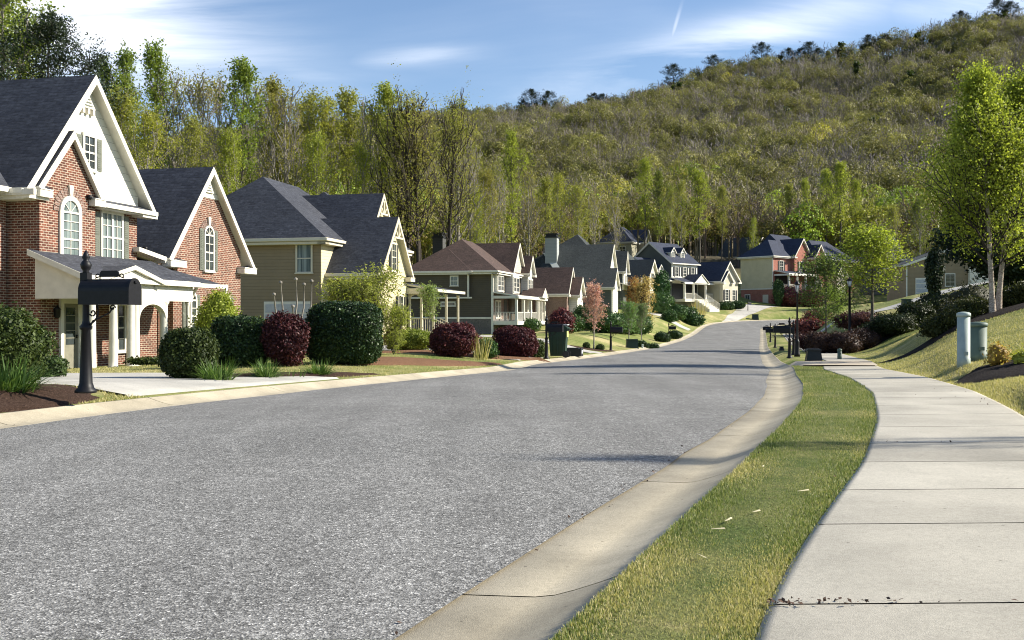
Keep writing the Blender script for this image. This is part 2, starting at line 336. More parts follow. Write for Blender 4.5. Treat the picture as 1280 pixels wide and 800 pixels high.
# ------------------------------------------------------------------ terrain
def smooth_table(xs, ys, lo, hi, step, sig):
    g = np.arange(lo, hi, step); y = np.interp(g, xs, ys); k = int(4*sig/step); ker = np.exp(-.5*(np.arange(-k, k+1)*step/sig)**2); ker /= ker.sum()
    # linear extension at both ends keeps the slope
    yl = y[0] - (y[1]-y[0])*np.arange(k, 0, -1); yr = y[-1] + (y[-1]-y[-2])*np.arange(1, k+1)
    return g, np.convolve(np.concatenate([yl, y, yr]), ker, 'valid')
_zx, _zy = smooth_table([-60, 0, 12, 22, 37, 52, 77, 100, 118, 128, 138, 150, 170, 200, 400], [0, 0, 0, -.13, -.45, -.70, -.95, -.92, -.5, 0, .6, 1.1, 1.6, 2.2, 3], -60, 400, .5, 4.0)
def zroad(Y): return np.interp(Y, _zx, _zy)
def gp(px, py, dz=0.0):     # where a sight line meets the road level (+dz)
    Y = 20.0
    for _ in range(80): Y = .5*Y + .5*max(1.0, (HC - float(zroad(Y)) - dz)*FPX/max(py-400, .5))
    return ((px-640)/FPX*Y, Y)
def edge(pix, dz, pre, post, sig=.55):
    P = pre + [gp(px, py, dz)[::1] for px, py in pix] + post
    P = sorted([(y, x) for x, y in P]); return smooth_table([p[0] for p in P], [p[1] for p in P], -60, 300, .1, sig)
_rr = edge([(490, 800), (600, 727), (700, 665), (800, 602), (890, 545), (940, 510), (957, 487)], 0, [(-24, -60), (-1.85, 0)], [(5.6, 22.6), (7.3, 29), (9.0, 36.8), (12.6, 52), (18.8, 78), (24.2, 100), (31, 128), (33.5, 134), (40, 140), (50, 145), (70, 152), (110, 165), (160, 180), (400, 260)])
_rl = edge([(0, 537), (112, 521), (200, 510), (330, 495), (520, 475), (640, 463)], 0, [(-32, -60), (-10, 0), (-7.3, 5)], [(0.9, 36.8), (4.7, 52), (11.2, 78), (16.6, 100), (23.8, 128), (25.5, 134), (28, 140), (32, 146), (39, 151), (50, 157), (75, 166), (110, 178), (160, 194), (400, 274)])
def XR(Y): return np.interp(Y, *_rr)
def XL(Y): return np.interp(Y, *_rl)
def slope(f, Y): return (f(Y+.5)-f(Y-.5))
def sec(f, Y): return np.minimum(np.sqrt(1+slope(f, Y)**2), 2.2)
CW = .66
def XRc(Y): return XR(Y)+CW*sec(XR, Y)      # back of the right kerb
def XLc(Y): return XL(Y)-CW*sec(XL, Y)
_sl = edge([(935, 800), (975, 720), (1030, 640), (1080, 575), (1097, 522), (1090, 490), (1062, 472)], .12, [(-21, -60), (-.2, 0)], [(7.9, 26), (9.1, 30), (11.3, 36.8), (15.2, 52), (21.4, 78), (26.8, 100), (33.5, 128), (37, 134), (44, 140), (55, 145.5), (75, 152), (115, 165), (165, 180), (405, 260)])
def XS0(Y): return np.maximum(np.interp(Y, *_sl), XRc(Y)+.02)
def XS1(Y): return XS0(Y)+1.5*sec(XR, Y)
# control points of the land beyond the kerbs (X, Y, z)
def cp(px, py, Y): return ((px-640)/FPX*Y, Y, HC-(py-400)/FPX*Y)
CP = [(-5.4, 13, .23), (-12, 8, .35), (-22, 10, .3), (-9, 21, 0), (-14, 31, -.35), (-22, 40, -.35), (-32, 25, -.2), (-12, 37, -.33), (-3.6, 28, .08), (-6, 46, .0), (-10, 57, .1), (-30, 60, .3),
      (-2.0, 38, -.08), (1.5, 52, .0), (0, 75, .1), (-2, 95, -.2), (-10, 96, -.1), (6, 70, .1), (10, 100, .3), (8, 125, 2.1), (14, 125, 1.9), (20, 142, 2.6), (20, 118, .8), (27, 158, 3.3), (38, 163, 3.3), (45, 174, 3.6), (60, 185, 4.0), (33, 155, 2.2),
      (-60, 100, 3), (-40, 150, 7), (0, 200, 11), (30, 215, 14), (60, 230, 14), (100, 230, 16), (-100, 60, 2), (-120, 150, 10), (-60, 20, .5), (-60, -20, .5), (-20, -20, .3), (-60, 230, 14), (-150, 250, 16), (0, 260, 16), (80, 270, 18), (160, 260, 22),
      (7.9, 17, .12), (9.0, 20.3, .30), (11, 17, .8), (15, 17, 1.9), (12.0, 25, .75), (15.5, 33, 1.33), (13, 33, .55), (22, 33, 3.0), (30, 33, 4.6), (8.8, 10, .9), (13, 10, 1.6), (20, 10, 3), (6, 2, .5), (15, 0, 2), (30, 15, 4.5), (25, 25, 4.0), (20, 62, .75), (17.5, 53, -.35), (30, 60, 3.0), (24, 45, 2.2),
      (37, 110, 2.0), (30, 95, 1.0), (43, 110, 3.8), (60, 110, 6.5), (60, 60, 8), (100, 150, 12), (60, 150, 5), (50, 140, 2.6), (100, 60, 12), (100, 0, 10), (160, 180, 16), (45, 200, 10)]
CP = np.array(CP, float)
def _U(r2): return r2*np.log(r2+1e-9)*.5
def tps_fit(P, lam=1.0):
    n = len(P); S = 1.0
    d2 = ((P[:, None, :2]-P[None, :, :2])**2).sum(-1); K = _U(d2) + lam*np.eye(n)
    Q = np.hstack([np.ones((n, 1)), P[:, :2]]); A = np.block([[K, Q], [Q.T, np.zeros((3, 3))]]); return np.linalg.solve(A, np.concatenate([P[:, 2], np.zeros(3)]))
_W = tps_fit(CP)
def tps(X, Y):
    X = np.asarray(X, float); Y = np.asarray(Y, float); sh = np.broadcast(X, Y).shape; X = np.clip(np.broadcast_to(X, sh).ravel(), -160, 170); Y = np.clip(np.broadcast_to(Y, sh).ravel(), -30, 270)
    o = _W[-3] + _W[-2]*X + _W[-1]*Y
    for i in range(len(CP)): o = o + _W[i]*_U((X-CP[i, 0])**2+(Y-CP[i, 1])**2)
    return np.clip(o, -1.5, 26).reshape(sh)
def sst(t): t = np.clip(t, 0, 1); return t*t*(3-2*t)
def gz(X, Y):
    X = np.asarray(X, float); Y = np.asarray(Y, float)
    zr = zroad(Y); T = tps(X, Y)
    dl = XLc(Y)-X; dr = X-XRc(Y); ds = X-XS1(Y)
    wl = sst(dl/np.interp(Y, [18, 34], [1.3, 5.0])); wr = sst(ds/np.interp(Y, [20, 30, 80], [.7, 3.0, 4.0]))
    z = np.where(dl > 0, (1-wl)*(zr+.085)+wl*T, np.where(dr > 0, np.where(ds > 0, (1-wr)*(zr+.105)+wr*T, zr+.088+.015*np.clip(dr, 0, 1)), zr-.12))
    far = sst((Y-255)/60); return z*(1-far)+far*8.0
def g1(X, Y): return float(gz(X, Y))
def at(px, Y):        # point of the ground at distance Y in the direction of a photo column
    X = (px-640)/FPX*Y; return Vector((X, Y, g1(X, Y)))

Ys = [-40.0]
while Ys[-1] < 3000:
    y = Ys[-1]; Ys.append(y + (2.0 if y < -2 else .35 if y < 24 else .7 if y < 60 else 1.5 if y < 170 else 4 if y < 280 else 60))
Ys = np.array(Ys)
offs = [0, .06, .2, .45, .8, 1.2, 1.7, 2.3, 3.0]
while offs[-1] < 60: offs.append(offs[-1]*1.09+.25)
while offs[-1] < 2500: offs.append(offs[-1]*1.35)
rows = []
for y in Ys:
    xl, xr, s0, s1 = float(XLc(y)), float(XRc(y)), float(XS0(y)), float(XS1(y))
    mid = [s0+(s1-s0)*t for t in (0, .33, .66)]
    xs = [xl-o for o in offs[::-1]] + [xl+.01, (xl+xr)/2, xr-.01] + [xr, xr+(s0-xr)*.3, xr+(s0-xr)*.7] + mid + [s1+o for o in offs]
    rows.append(xs)
GX = np.array(rows); GY = np.repeat(Ys[:, None], GX.shape[1], 1); GZ = gz(GX, GY)
nr, nc = GX.shape; V = np.stack([GX, GY, GZ], -1).reshape(-1, 3)
ii = np.arange(nr-1)[:, None]*nc + np.arange(nc-1)[None, :]; ii = ii.ravel()
F = np.stack([ii, ii+1, ii+nc+1, ii+nc], 1)
tag(link('ground', fastmesh('ground', V, F, ['turf'], smooth=True)), kind='structure')

def strip(name, Y0, Y1, step, fx, zoff, mat, kind='structure', skirt=0.0, gaps=None, gap=.012, jit=0.0):
    """lofted sheet: fx(Y)-> list of (X, z) points across"""
    segs = [(Y0, Y1)] if not gaps else [(a+gap/2, b-gap/2) for a, b in zip([Y0]+gaps, gaps+[Y1]) if b-a > .1]
    VV = []; FF = []; base = 0
    for a, b in segs:
        n = max(2, int((b-a)/step(0.5*(a+b)))+1); ys = np.linspace(a, b, n); L = [fx(y) for y in ys]; k = len(L[0])
        for y, row in zip(ys, L):
            for (x, z) in row: VV.append((x, y, z+zoff))
        for i in range(n-1):
            for j in range(k-1): q = base+i*k+j; FF.append((q, q+1, q+k+1, q+k))
        base += n*k
    me = fastmesh(name, VV, FF, [mat], smooth=True); return tag(link(name, me), kind=kind)
rng = np.random.default_rng(3)
stp = lambda y: .07 if y < 16 else .3 if y < 40 else 1.0
def road_row(y):
    xl, xr = float(XL(y)), float(XR(y)); z = float(zroad(y)); j = (.022 if y < 40 else 0)
    a = xl-.02+rng.normal()*j*.6; b = xr+.02+rng.normal()*j*.6
    return [(a+(b-a)*t, z+.05*(1-(2*t-1)**2)+.004) for t in (0, .1, .25, .4, .5, .6, .75, .9, 1)]
strip('road', -38, 178, stp, road_row, 0, 'asphalt')
def prof(y, side):
    z = float(zroad(y)); s = float(sec(XR if side > 0 else XL, y)); x = float(XR(y) if side > 0 else XL(y))
    return [(x+side*s*o, z+h) for o, h in ((-.05, -.03), (-.01, -.008), (.28, -.018), (.36, -.010), (.44, .012), (.53, .042), (.60, .068), (.645, .085), (CW, .092), (CW+.015, .03))][::side]
gr = [4.32+3.05*k for k in range(-3, 40)]
strip('curb_and_gutter', -20, 178, stp, lambda y: prof(y, 1), 0, 'curb_concrete', gaps=gr, gap=.014)
strip('curb_and_gutter', -20, 178, stp, lambda y: prof(y, -1), 0, 'curb_concrete', gaps=[g+1.1 for g in gr], gap=.014)
sj = [-2.0, -.6, .8, 2.2, 3.71, 5.17, 6.22, 7.45, 8.62] + [8.62+1.35*k for k in range(1, 80)]
def sw(y):
    a, b = float(XS0(y)), float(XS1(y)); z = float(zroad(y))
    return [(a-.004, z+.05), (a, z+.116)] + [(a+(b-a)*t, z+.120+.012*t) for t in (.03, .35, .7, .97)] + [(b, z+.128), (b+.004, z+.05)]
strip('sidewalk', -12, 116, stp, sw, 0, 'sidewalk_concrete', gaps=sj, gap=.016)
# lean soil showing in the joints
strip('path_bed', -12, 116, stp, lambda y: [(float(XS0(y))+.01, float(zroad(y))+.107), (float(XS1(y))-.01, float(zroad(y))+.111)], 0, 'dark_mulch')
# verge turf
strip('verge', -12, 30, stp, lambda y: [(float(XRc(y))+ (float(XS0(y))-float(XRc(y)))*t, float(zroad(y))+.098+.02*math.sin(math.pi*t)) for t in (0, .2, .5, .8, 1)], 0.0, 'verge_turf')

def drape(name, poly, mat, dz=.02, res=.6, label=None, cat=None, kind='structure'):
    """a sheet following the land inside a convex-ish quad poly (4 corners, world XY)"""
    A, B, C, D = [np.array(p[:2], float) for p in poly]
    nu = max(2, int(max(np.linalg.norm(B-A), np.linalg.norm(C-D))/res)); nv = max(2, int(max(np.linalg.norm(D-A), np.linalg.norm(C-B))/res))
    u = np.linspace(0, 1, nu+1)[:, None, None]; v = np.linspace(0, 1, nv+1)[None, :, None]
    P = (A*(1-u)+B*u)*(1-v)+(D*(1-u)+C*u)*v; Z = gz(P[..., 0], P[..., 1]); Zm = Z.copy()
    VV = np.concatenate([P, Zm[..., None]+dz], -1).reshape(-1, 3)
    k = nv+1; ii = (np.arange(nu)[:, None]*k+np.arange(nv)[None, :]).ravel(); FF = np.stack([ii, ii+k, ii+k+1, ii+1], 1)
    return tag(link(name, fastmesh(name, VV, FF, [mat], smooth=True)), label, cat, kind=kind)
def blob(name, cx, cy, rx, ry, rot, mat, seed=0, h=.07, dz=.015, rough=.16, z_fn=None):
    """irregular bed of mulch, mounded slightly over the land"""
    rg = random.Random(seed); ph = [rg.uniform(0, 6.28) for _ in range(6)]; VV = []; FF = []; N = 72; Mr = 10
    c, s = math.cos(rot), math.sin(rot)
    for j in range(Mr+1):
        t = j/Mr
        for i in range(N):
            an = 2*math.pi*i/N; rr = 1+rough*(.5*math.sin(2*an+ph[0])+.35*math.sin(3*an+ph[1])+.25*math.sin(5*an+ph[2])+.13*math.sin(11*an+ph[3])+.1*math.sin(17*an+ph[4]))
            x = rx*rr*t*math.cos(an); y = ry*rr*t*math.sin(an); VV.append((cx+c*x-s*y, cy+s*x+c*y, h*(1-t**3)+rg.uniform(-.008, .008)))
    VV = np.array(VV); VV[:, 2] += gz(VV[:, 0], VV[:, 1])+dz
    VV[-N:, 2] -= .04
    for j in range(Mr):
        for i in range(N): FF.append((j*N+i, j*N+(i+1) % N, (j+1)*N+(i+1) % N, (j+1)*N+i))
    return tag(link(name, fastmesh(name, VV, FF, [mat], smooth=True)), kind='structure')

# ------------------------------------------------------------------ plants
def leaf_quads(C, size, rg, up=.0, aspect=1.7, outward=None, ow=.0):
    """rhombic leaves at centres C"""
    n = len(C); d = rg.normal(size=(n, 3)); d /= np.linalg.norm(d, axis=1)[:, None]+1e-9
    nn = rg.normal(size=(n, 3)); nn[:, 2] += up
    if outward is not None: nn += outward*ow
    nn /= np.linalg.norm(nn, axis=1)[:, None]+1e-9
    t = np.cross(nn, d); t /= np.linalg.norm(t, axis=1)[:, None]+1e-9; b = np.cross(nn, t)
    s = (np.asarray(size)*rg.uniform(.6, 1.3, n))[:, None]
    V = np.stack([C-t*s*.5*aspect, C+b*s*.5+nn*s*.12, C+t*s*.5*aspect, C-b*s*.5+nn*s*.12], 1).reshape(-1, 3)
    F = np.arange(n*4).reshape(-1, 4); return V, F
def blades(C, L, wd, rg, lean=.5, segs=1, droop=0.0, dirs=None):
    """grass / strap leaves standing at C"""
    n = len(C); an = rg.uniform(0, 2*math.pi, n); h = np.stack([np.cos(an), np.sin(an), np.zeros(n)], 1)
    if dirs is not None: h = dirs
    side = np.stack([-h[:, 1], h[:, 0], np.zeros(n)], 1); L = np.broadcast_to(L, (n,))*rg.uniform(.6, 1.15, n); le = rg.uniform(0, lean, n)
    rings = []
    for i in range(segs+1):
        t = i/segs; x = L*t*np.sin(le)*(1+droop*t); z = L*t*np.cos(le)-droop*L*t*t*.35*(1+le)
        wv = wd*(1-t**1.6)*.5+.0004
        c = C + h*x[:, None] + np.array([0, 0, 1])*z[:, None]; rings.append((c-side*wv, c+side*wv))
    V = np.stack([r for pr in rings for r in pr], 1).reshape(-1, 3); k = 2*(segs+1); F = []
    b = np.arange(n)*k
    for i in range(segs): F.append(np.stack([b+2*i, b+2*i+1, b+2*i+3, b+2*i+2], 1))
    return V, np.concatenate(F)
def skeleton(rg, H, r0, hb, nb, blen, elev, curve=.25, sub=4, wob=.03, stems=1, spread=.0, top_ang=1.0, prof_fn=None, seg=7):
    """returns polylines [(pts, radii)] and tips (N,3) where foliage sits"""
    lines = []; tips = []
    for st in range(stems):
        az0 = rg.uniform(0, 6.28); sp = spread*(1 if stems > 1 else .3); n = 12; tz = np.linspace(0, 1, n)
        hh = H*(1 if st == 0 else rg.uniform(.8, .97))
        off = np.cumsum(rg.normal(size=(n, 2))*wob*hh/n, 0)
        P = np.stack([off[:, 0]+math.cos(az0)*sp*hh*tz**.8*.5, off[:, 1]+math.sin(az0)*sp*hh*tz**.8*.5, hh*tz], 1); P -= P[0]*np.array([1, 1, 0])
        rad = r0*(1-tz)**.85*.92+r0*.04; rad[0] *= 1.25; lines.append((P, rad, 7))
        tips.append(P[-3:]);
        for b in range(nb):
            t = hb+(1-hb)*((b+rg.uniform(0, .9))/nb)**.9; t = min(t, .98); p0 = np.array([np.interp(t, tz, P[:, i]) for i in range(3)])
            pf = prof_fn((t-hb)/(1-hb)) if prof_fn else math.sin(math.pi*min(1, .18+.82*((t-hb)/(1-hb))))**.7
            Lb = blen*hh*pf*rg.uniform(.7, 1.2); az = b*2.4+rg.uniform(-.5, .5); el = elev+rg.uniform(-.18, .18)+.35*(t-hb)
            s = np.linspace(0, 1, seg); e = el+curve*s; dx = np.cumsum(np.cos(e))/seg*Lb; dz = np.cumsum(np.sin(e))/seg*Lb; dx -= dx[0]; dz -= dz[0]
            jit = np.cumsum(rg.normal(size=(seg, 3))*Lb*.03, 0); jit[0] = 0
            Q = p0+np.stack([math.cos(az)*dx, math.sin(az)*dx, dz], 1)+jit; rb = max(.012, np.interp(t, tz, rad)*.55)
            lines.append((Q, rb*(1-s*.85), 4)); tips.append(Q[seg//2:])
            for c in range(sub):
                ts = rg.uniform(.3, 1); q0 = np.array([np.interp(ts, s, Q[:, i]) for i in range(3)]); az2 = az+rg.choice([-1, 1])*rg.uniform(.4, 1.1); el2 = el+rg.uniform(-.2, .6); L2 = Lb*rg.uniform(.22, .5)
                s2 = np.linspace(0, 1, 5); d = np.array([math.cos(az2)*math.cos(el2), math.sin(az2)*math.cos(el2), math.sin(el2)])
                W = q0+d*L2*s2[:, None]+np.cumsum(rg.normal(size=(5, 3))*L2*.05, 0)*(s2[:, None] > 0); lines.append((W, rb*.42*(1-s2*.8)+.004, 3)); tips.append(W[1:])
    return lines, np.concatenate(tips)
def lines_mesh(name, lines, mat, minr=0.0):
    Vs = []; Fs = []; b = 0
    for P, r, n in lines:
        V, F = tube_arrays(P, np.maximum(r, minr), n); Vs.append(V); Fs.append(F+b); b += len(V)
    return fastmesh(name, np.concatenate(Vs), np.concatenate(Fs), [mat], smooth=True)
def crown_mesh(name, tips, n, spread, size, mat, rg, aspect=1.5, clump=9):
    k = max(1, n//clump); i = rg.integers(0, len(tips), k); cc = tips[i]+rg.normal(size=(k, 3))*spread
    C = np.repeat(cc, clump, 0)+rg.normal(size=(k*clump, 3))*spread*.45
    V, F = leaf_quads(C, size, rg, aspect=aspect); return fastmesh(name, V, F, [mat])
PROTO = {}
def proto(kind, build): PROTO.setdefault(kind, []).append(build)
def tree(name, kind, var, pos, h, label, cat='tree', color=(1, 1, 1), group=None, wide=1.0, rz=None):
    tm, cm, H0 = PROTO[kind][var % len(PROTO[kind])]
    e = empty(name, pos, rz if rz is not None else random.uniform(0, 6.28)); s = h/H0; e.scale = (s*wide, s*wide, s)
    link('trunk', tm, e); c = link('crown', cm, e); c.color = (*color, 1)
    return tag(e, label, cat, group)
def mk_tree(kind, seed, leaf_n, lspr, size, leaf, bark, H, r0, minr=.0, aspect=1.5, clump=9, **k):
    rg = np.random.default_rng(seed); L, T = skeleton(rg, H, r0, **k)
    proto(kind, (lines_mesh(kind+'_trunk', L, bark, minr), crown_mesh(kind+"_crown", T, leaf_n, lspr, size, leaf, rg, aspect, clump), float(np.percentile(T[:, 2], 99.3))))
for sd_ in range(3):   # tall woodland trees of various build
    mk_tree('wood', 10+sd_, 8000, .50, .13, 'spring_leaf', 'pale_bark', 22, .24, .036, hb=.30, nb=24, blen=.23, elev=.9, sub=5)
for sd_ in range(3):
    mk_tree('column', 20+sd_, 6500, .40, .15, 'spring_leaf', 'grey_bark', 24, .22, .036, hb=.38, nb=20, blen=.16, elev=.95, sub=4)
for sd_ in range(3):
    mk_tree('bare', 30+sd_, 3600, .55, .11, 'spring_leaf', 'pale_bark', 22, .24, .036, hb=.30, nb=26, blen=.25, elev=.95, sub=7)
for sd_ in range(2):
    mk_tree('spread', 40+sd_, 5000, .6, .12, 'spring_leaf', 'dark_bark', 24, .25, .036, hb=.38, nb=20, blen=.26, elev=1.0, sub=6, stems=2, spread=.12)
mk_tree('lollipop', 50, 9000, .30, .085, 'spring_leaf', 'grey_bark', 6, .085, .007, hb=.30, nb=30, blen=.34, elev=.55, sub=6)
mk_tree('lollipop', 51, 7000, .34, .085, 'spring_leaf', 'grey_bark', 6, .07, .007, hb=.34, nb=26, blen=.36, elev=.45, sub=6)
mk_tree('pine', 60, 20000, .40, .075, 'needle_leaf', 'dark_bark', 20, .25, .02, aspect=3.0, clump=14, hb=.40, nb=30, blen=.22, elev=.25, sub=5, wob=.05)
mk_tree('small', 70, 5200, .12, .042, 'blossom_leaf', 'pale_bark', 3, .04, .005, hb=.32, nb=26, blen=.34, elev=.9, sub=6)
mk_tree('amber', 71, 5500, .16, .05, 'amber_leaf', 'dark_bark', 3, .04, .005, hb=.12, nb=30, blen=.36, elev=.95, sub=6, stems=3, spread=.2)
mk_tree('bush_tree', 72, 9000, .28, .05, 'spring_leaf', 'grey_bark', 4, .035, .006, aspect=2.6, hb=.05, nb=26, blen=.38, elev=.95, sub=7, stems=4, spread=.45)

# ------------------------------------------------------------------ shrubs
def superell(rg, n, a, b, c, p):
    d = rg.normal(size=(n, 3)); d /= np.linalg.norm(d, axis=1)[:, None]
    q = (np.abs(d[:, 0])**p+np.abs(d[:, 1])**p+np.abs(d[:, 2])**p)**(-1/p); return d*q[:, None]*np.array([a, b, c]), d
def lump(d, sd, amp):
    r = np.random.default_rng(sd); o = np.ones(len(d))
    for f in (2.2, 3.7, 6.5, 11): k = r.normal(size=3); k /= np.linalg.norm(k); k2 = np.roll(k, 1); o += amp*(2.2/f)**.6*np.sin(f*(d@k)*2+r.uniform(0, 6))*np.cos(f*(d@k2)*1.7+r.uniform(0, 6))
    return o
def shrub_mesh(seed, w_, d_, h_, n, leaf, mat, p=2.4, amp=.07, fuzz=.03, aspect=1.6, base=.0, taper=0.0, up=.3):
    rg = np.random.default_rng(seed); P, d = superell(rg, n, w_/2, d_/2, h_/2, p); P *= lump(d, seed, amp)[:, None]
    P += rg.normal(size=P.shape)*fuzz - d*np.abs(rg.normal(size=(n, 1)))*fuzz*1.6
    P[:, 2] += h_/2+base
    if taper: f = 1-taper*(1-np.clip(P[:, 2]/h_, 0, 1)); P[:, 0] *= f; P[:, 1] *= f
    keep = P[:, 2] > .015; P = P[keep]; d = d[keep]
    V, F = leaf_quads(P, leaf, rg, aspect=aspect, outward=d, ow=.9, up=up)
    # inner core of shaded twigs and leaves
    th = np.linspace(0, math.pi, 14); ph = np.linspace(0, 2*math.pi, 25)[:-1]; D = np.array([(math.sin(t)*math.cos(q), math.sin(t)*math.sin(q), math.cos(t)) for t in th for q in ph])
    q = (np.abs(D)**p).sum(1)**(-1/p); C = D*q[:, None]*np.array([w_/2, d_/2, h_/2])*(lump(D, seed, amp)*.90)[:, None]; C[:, 2] += h_/2+base
    if taper: f = 1-taper*(1-np.clip(C[:, 2]/h_, 0, 1)); C[:, 0] *= f; C[:, 1] *= f
    C[:, 2] = np.maximum(C[:, 2], .005)
    CF = np.array([(i*24+j, (i+1)*24+j, (i+1)*24+(j+1) % 24, i*24+(j+1) % 24) for i in range(13) for j in range(24)])
    return fastmesh('foliage', np.concatenate([V, C]), np.concatenate([F, CF+len(V)]), [mat])
def shrub(name, pos, w_, d_, h_, mat, label, n=9000, leaf=.045, seed=None, color=(1, 1, 1), group=None, me=None, cat='shrub', **k):
    seed = seed if seed is not None else random.randint(0, 9999)
    o = link(name, me or shrub_mesh(seed, w_, d_, h_, n, leaf, mat, **k), None, pos, (0, 0, random.uniform(0, .3))); o.color = (*color, 1)
    return tag(o, label, cat, group)
def clump_plant(name, pos, label, n=160, L=.55, wd=.022, rad=.18, mat='blade_leaf', lean=1.0, droop=.5, seed=0, group=None, color=(1, 1, 1), cat='plant'):
    rg = np.random.default_rng(seed); an = rg.uniform(0, 6.28, n); r = rad*np.sqrt(rg.uniform(0, 1, n)); C = np.stack([r*np.cos(an), r*np.sin(an), np.zeros(n)], 1)
    V, F = blades(C, L, wd, rg, lean, 5, droop, dirs=np.stack([np.cos(an+rg.normal(size=n)*.5), np.sin(an+rg.normal(size=n)*.5), np.zeros(n)], 1))
    o = link(name, fastmesh('blades', V, F, [mat]), None, pos); o.color = (*color, 1); return tag(o, label, cat, group)
# ------------------------------------------------------------------ houses
class House:
    """local x faces the street, local y runs along it away from the viewer"""
    def __init__(s, name, px, Y, t, z, label, cat='house', roofmat='slate_shingles', trim='white_trim', X=None):
        s.root = tag(empty(name, ((px-640)/FPX*Y if X is None else X, Y, z), -R(t)), label, cat); s.w = []; s.r = MB(); s.tr = MB(); s.rm = roofmat; s.tm = trim
    def wall(s, mat):
        mb = MB(); s.w.append((mat, mb)); return mb
    def block(s, mat, x0, x1, y0, y1, z0, z1): s.wall(mat).box(x0, x1, y0, y1, z0, z1)
    def gable_x(s, mat, x0, x1, y0, y1, z0, ze, zr, ov=.45, rake=.3, yc=None, up=None, zup=None, th=.2, gut=True, backrake=0.0, ret=True):
        """ridge along x (gable to the street); ze/zr: eave-tip and ridge heights of the roof surface"""
        yc = (y0+y1)/2 if yc is None else yc; ya, yb = y0-ov, y1+ov; ma = (zr-ze)/(yc-ya); mb = (zr-ze)/(yb-yc); k = th*.9
        za = ze+ma*ov-k; zb = ze+mb*ov-k
        pts = [(x1, y0, z0), (x1, y1, z0), (x1, y1, zb), (x1, yc, zr-k), (x1, y0, za)]; s.wall(mat).prism(pts, (x0-x1, 0, 0))
        if up:
            zl = zup
            lo = max(zl, za+.01); f = lambda z: (yc-(zr-k-z)/ma, yc+(zr-k-z)/mb); yl, yr = f(lo)
            P = [(x1+.03, yl, lo), (x1+.03, yr, lo), (x1+.03, yc, zr-k)]
            if zl < za-.05: P = [(x1+.03, y0-.02, zl), (x1+.03, y1+.02, zl), (x1+.03, y1+.02, zb), (x1+.03, yc, zr-k), (x1+.03, y0-.02, za)]
            g_ = MB(); g_.prism(P, (-.2, 0, 0)); g_.build('gable_siding', [up], s.root)
        X0, X1 = x0-backrake, x1+rake
        s.r.slab([(X0, ya, ze), (X1, ya, ze), (X1, yc, zr), (X0, yc, zr)], th); s.r.slab([(X0, yc, zr), (X1, yc, zr), (X1, yb, ze), (X0, yb, ze)], th)
        # broad rake boards on the street gable
        for (p, q) in (((ya, ze), (yc, zr)), ((yb, ze), (yc, zr))):
            d = .10
            s.tr.prism([(X1-.06, p[0], p[1]-th-d), (X1-.06, q[0], q[1]-th-d), (X1-.06, q[0], q[1]-.045), (X1-.06, p[0], p[1]-.045)], (.085, 0, 0))
        if gut:
            s.tr.box(X0, X1-.1, ya-.11, ya-.005, ze-.17, ze-.03); s.tr.box(X0, X1-.1, yb+.005, yb+.11, ze-.17, ze-.03)
            s.tr.box(X0+.1, X1-.15, ya+.02, y0-.005, ze-.33, ze-.22)
        if ret:
            for a, b in ((ya-.02, y0+.32), (y1-.32, yb+.02)):
                s.tr.box(x1+.005, X1+.06, a, b, ze-.30, ze-.10)
                s.r.slab([(x1+.005, a, ze-.04), (X1+.08, a, ze-.06), (X1+.08, b, ze-.06), (x1+.005, b, ze+.06)], .03)
    def gable_y(s, mat, x0, x1, y0, y1, z0, ze, zr, ov=.4, rake=.3, xc=None, th=.2, up=None, zup=None):
        xc = (x0+x1)/2 if xc is None else xc; xa, xb = x0-ov, x1+ov; ma = (zr-ze)/(xc-xa); mb = (zr-ze)/(xb-xc); k = th*.9
        s.wall(mat).prism([(x0, y0, z0), (x1, y0, z0), (x1, y0, ze+mb*ov-k), (xc, y0, zr-k), (x0, y0, ze+ma*ov-k)], (0, y1-y0, 0))
        s.r.slab([(xa, y0-rake, ze), (xc, y0-rake, zr), (xc, y1+rake, zr), (xa, y1+rake, ze)], th); s.r.slab([(xc, y0-rake, zr), (xb, y0-rake, ze), (xb, y1+rake, ze), (xc, y1+rake, zr)], th)
        s.tr.box(xb+.005, xb+.11, y0-rake, y1+rake, ze-.17, ze-.03)
        for (p, q) in (((xa, ze), (xc, zr)), ((xb, ze), (xc, zr))):
            s.tr.prism([(p[0], y0-rake-.03, p[1]-th-.1), (q[0], y0-rake-.03, q[1]-th-.1), (q[0], y0-rake-.03, q[1]-.045), (p[0], y0-rake-.03, p[1]-.045)], (0, .085, 0))
    def hip(s, mat, x0, x1, y0, y1, z0, ze, zr, ov=.45, ra=None, rb=None, th=.2):
        """ridge from ra to rb (local x,y pairs)"""
        if mat: s.block(mat, x0, x1, y0, y1, z0, ze-.15)
        xa, xb, ya, yb = x0-ov, x1+ov, y0-ov, y1+ov; A = (xa, ya, ze); B = (xb, ya, ze); Cc = (xb, yb, ze); D = (xa, yb, ze); ra = (*ra, zr); rb = (*rb, zr)
        al = abs(ra[0]-rb[0]) < abs(ra[1]-rb[1])
        if al:  # ridge along y
            F = [[A, B, ra], [B, Cc, rb, ra], [Cc, D, rb], [D, A, ra, rb]]
        else:
            F = [[A, B, rb, ra], [B, Cc, rb], [Cc, D, ra, rb], [D, A, ra]]
        for f in F: s.r.slab(f, th)
        s.tr.box(xa, xb, ya-.11, ya-.005, ze-.17, ze-.03); s.tr.box(xb+.005, xb+.11, ya-.11, yb, ze-.17, ze-.03)
        s.tr.box(xa+.02, xb-.02, ya+.02, y0-.005, ze-.34, ze-.215); s.tr.box(x1+.005, xb-.02, ya+.02, yb, ze-.34, ze-.22)
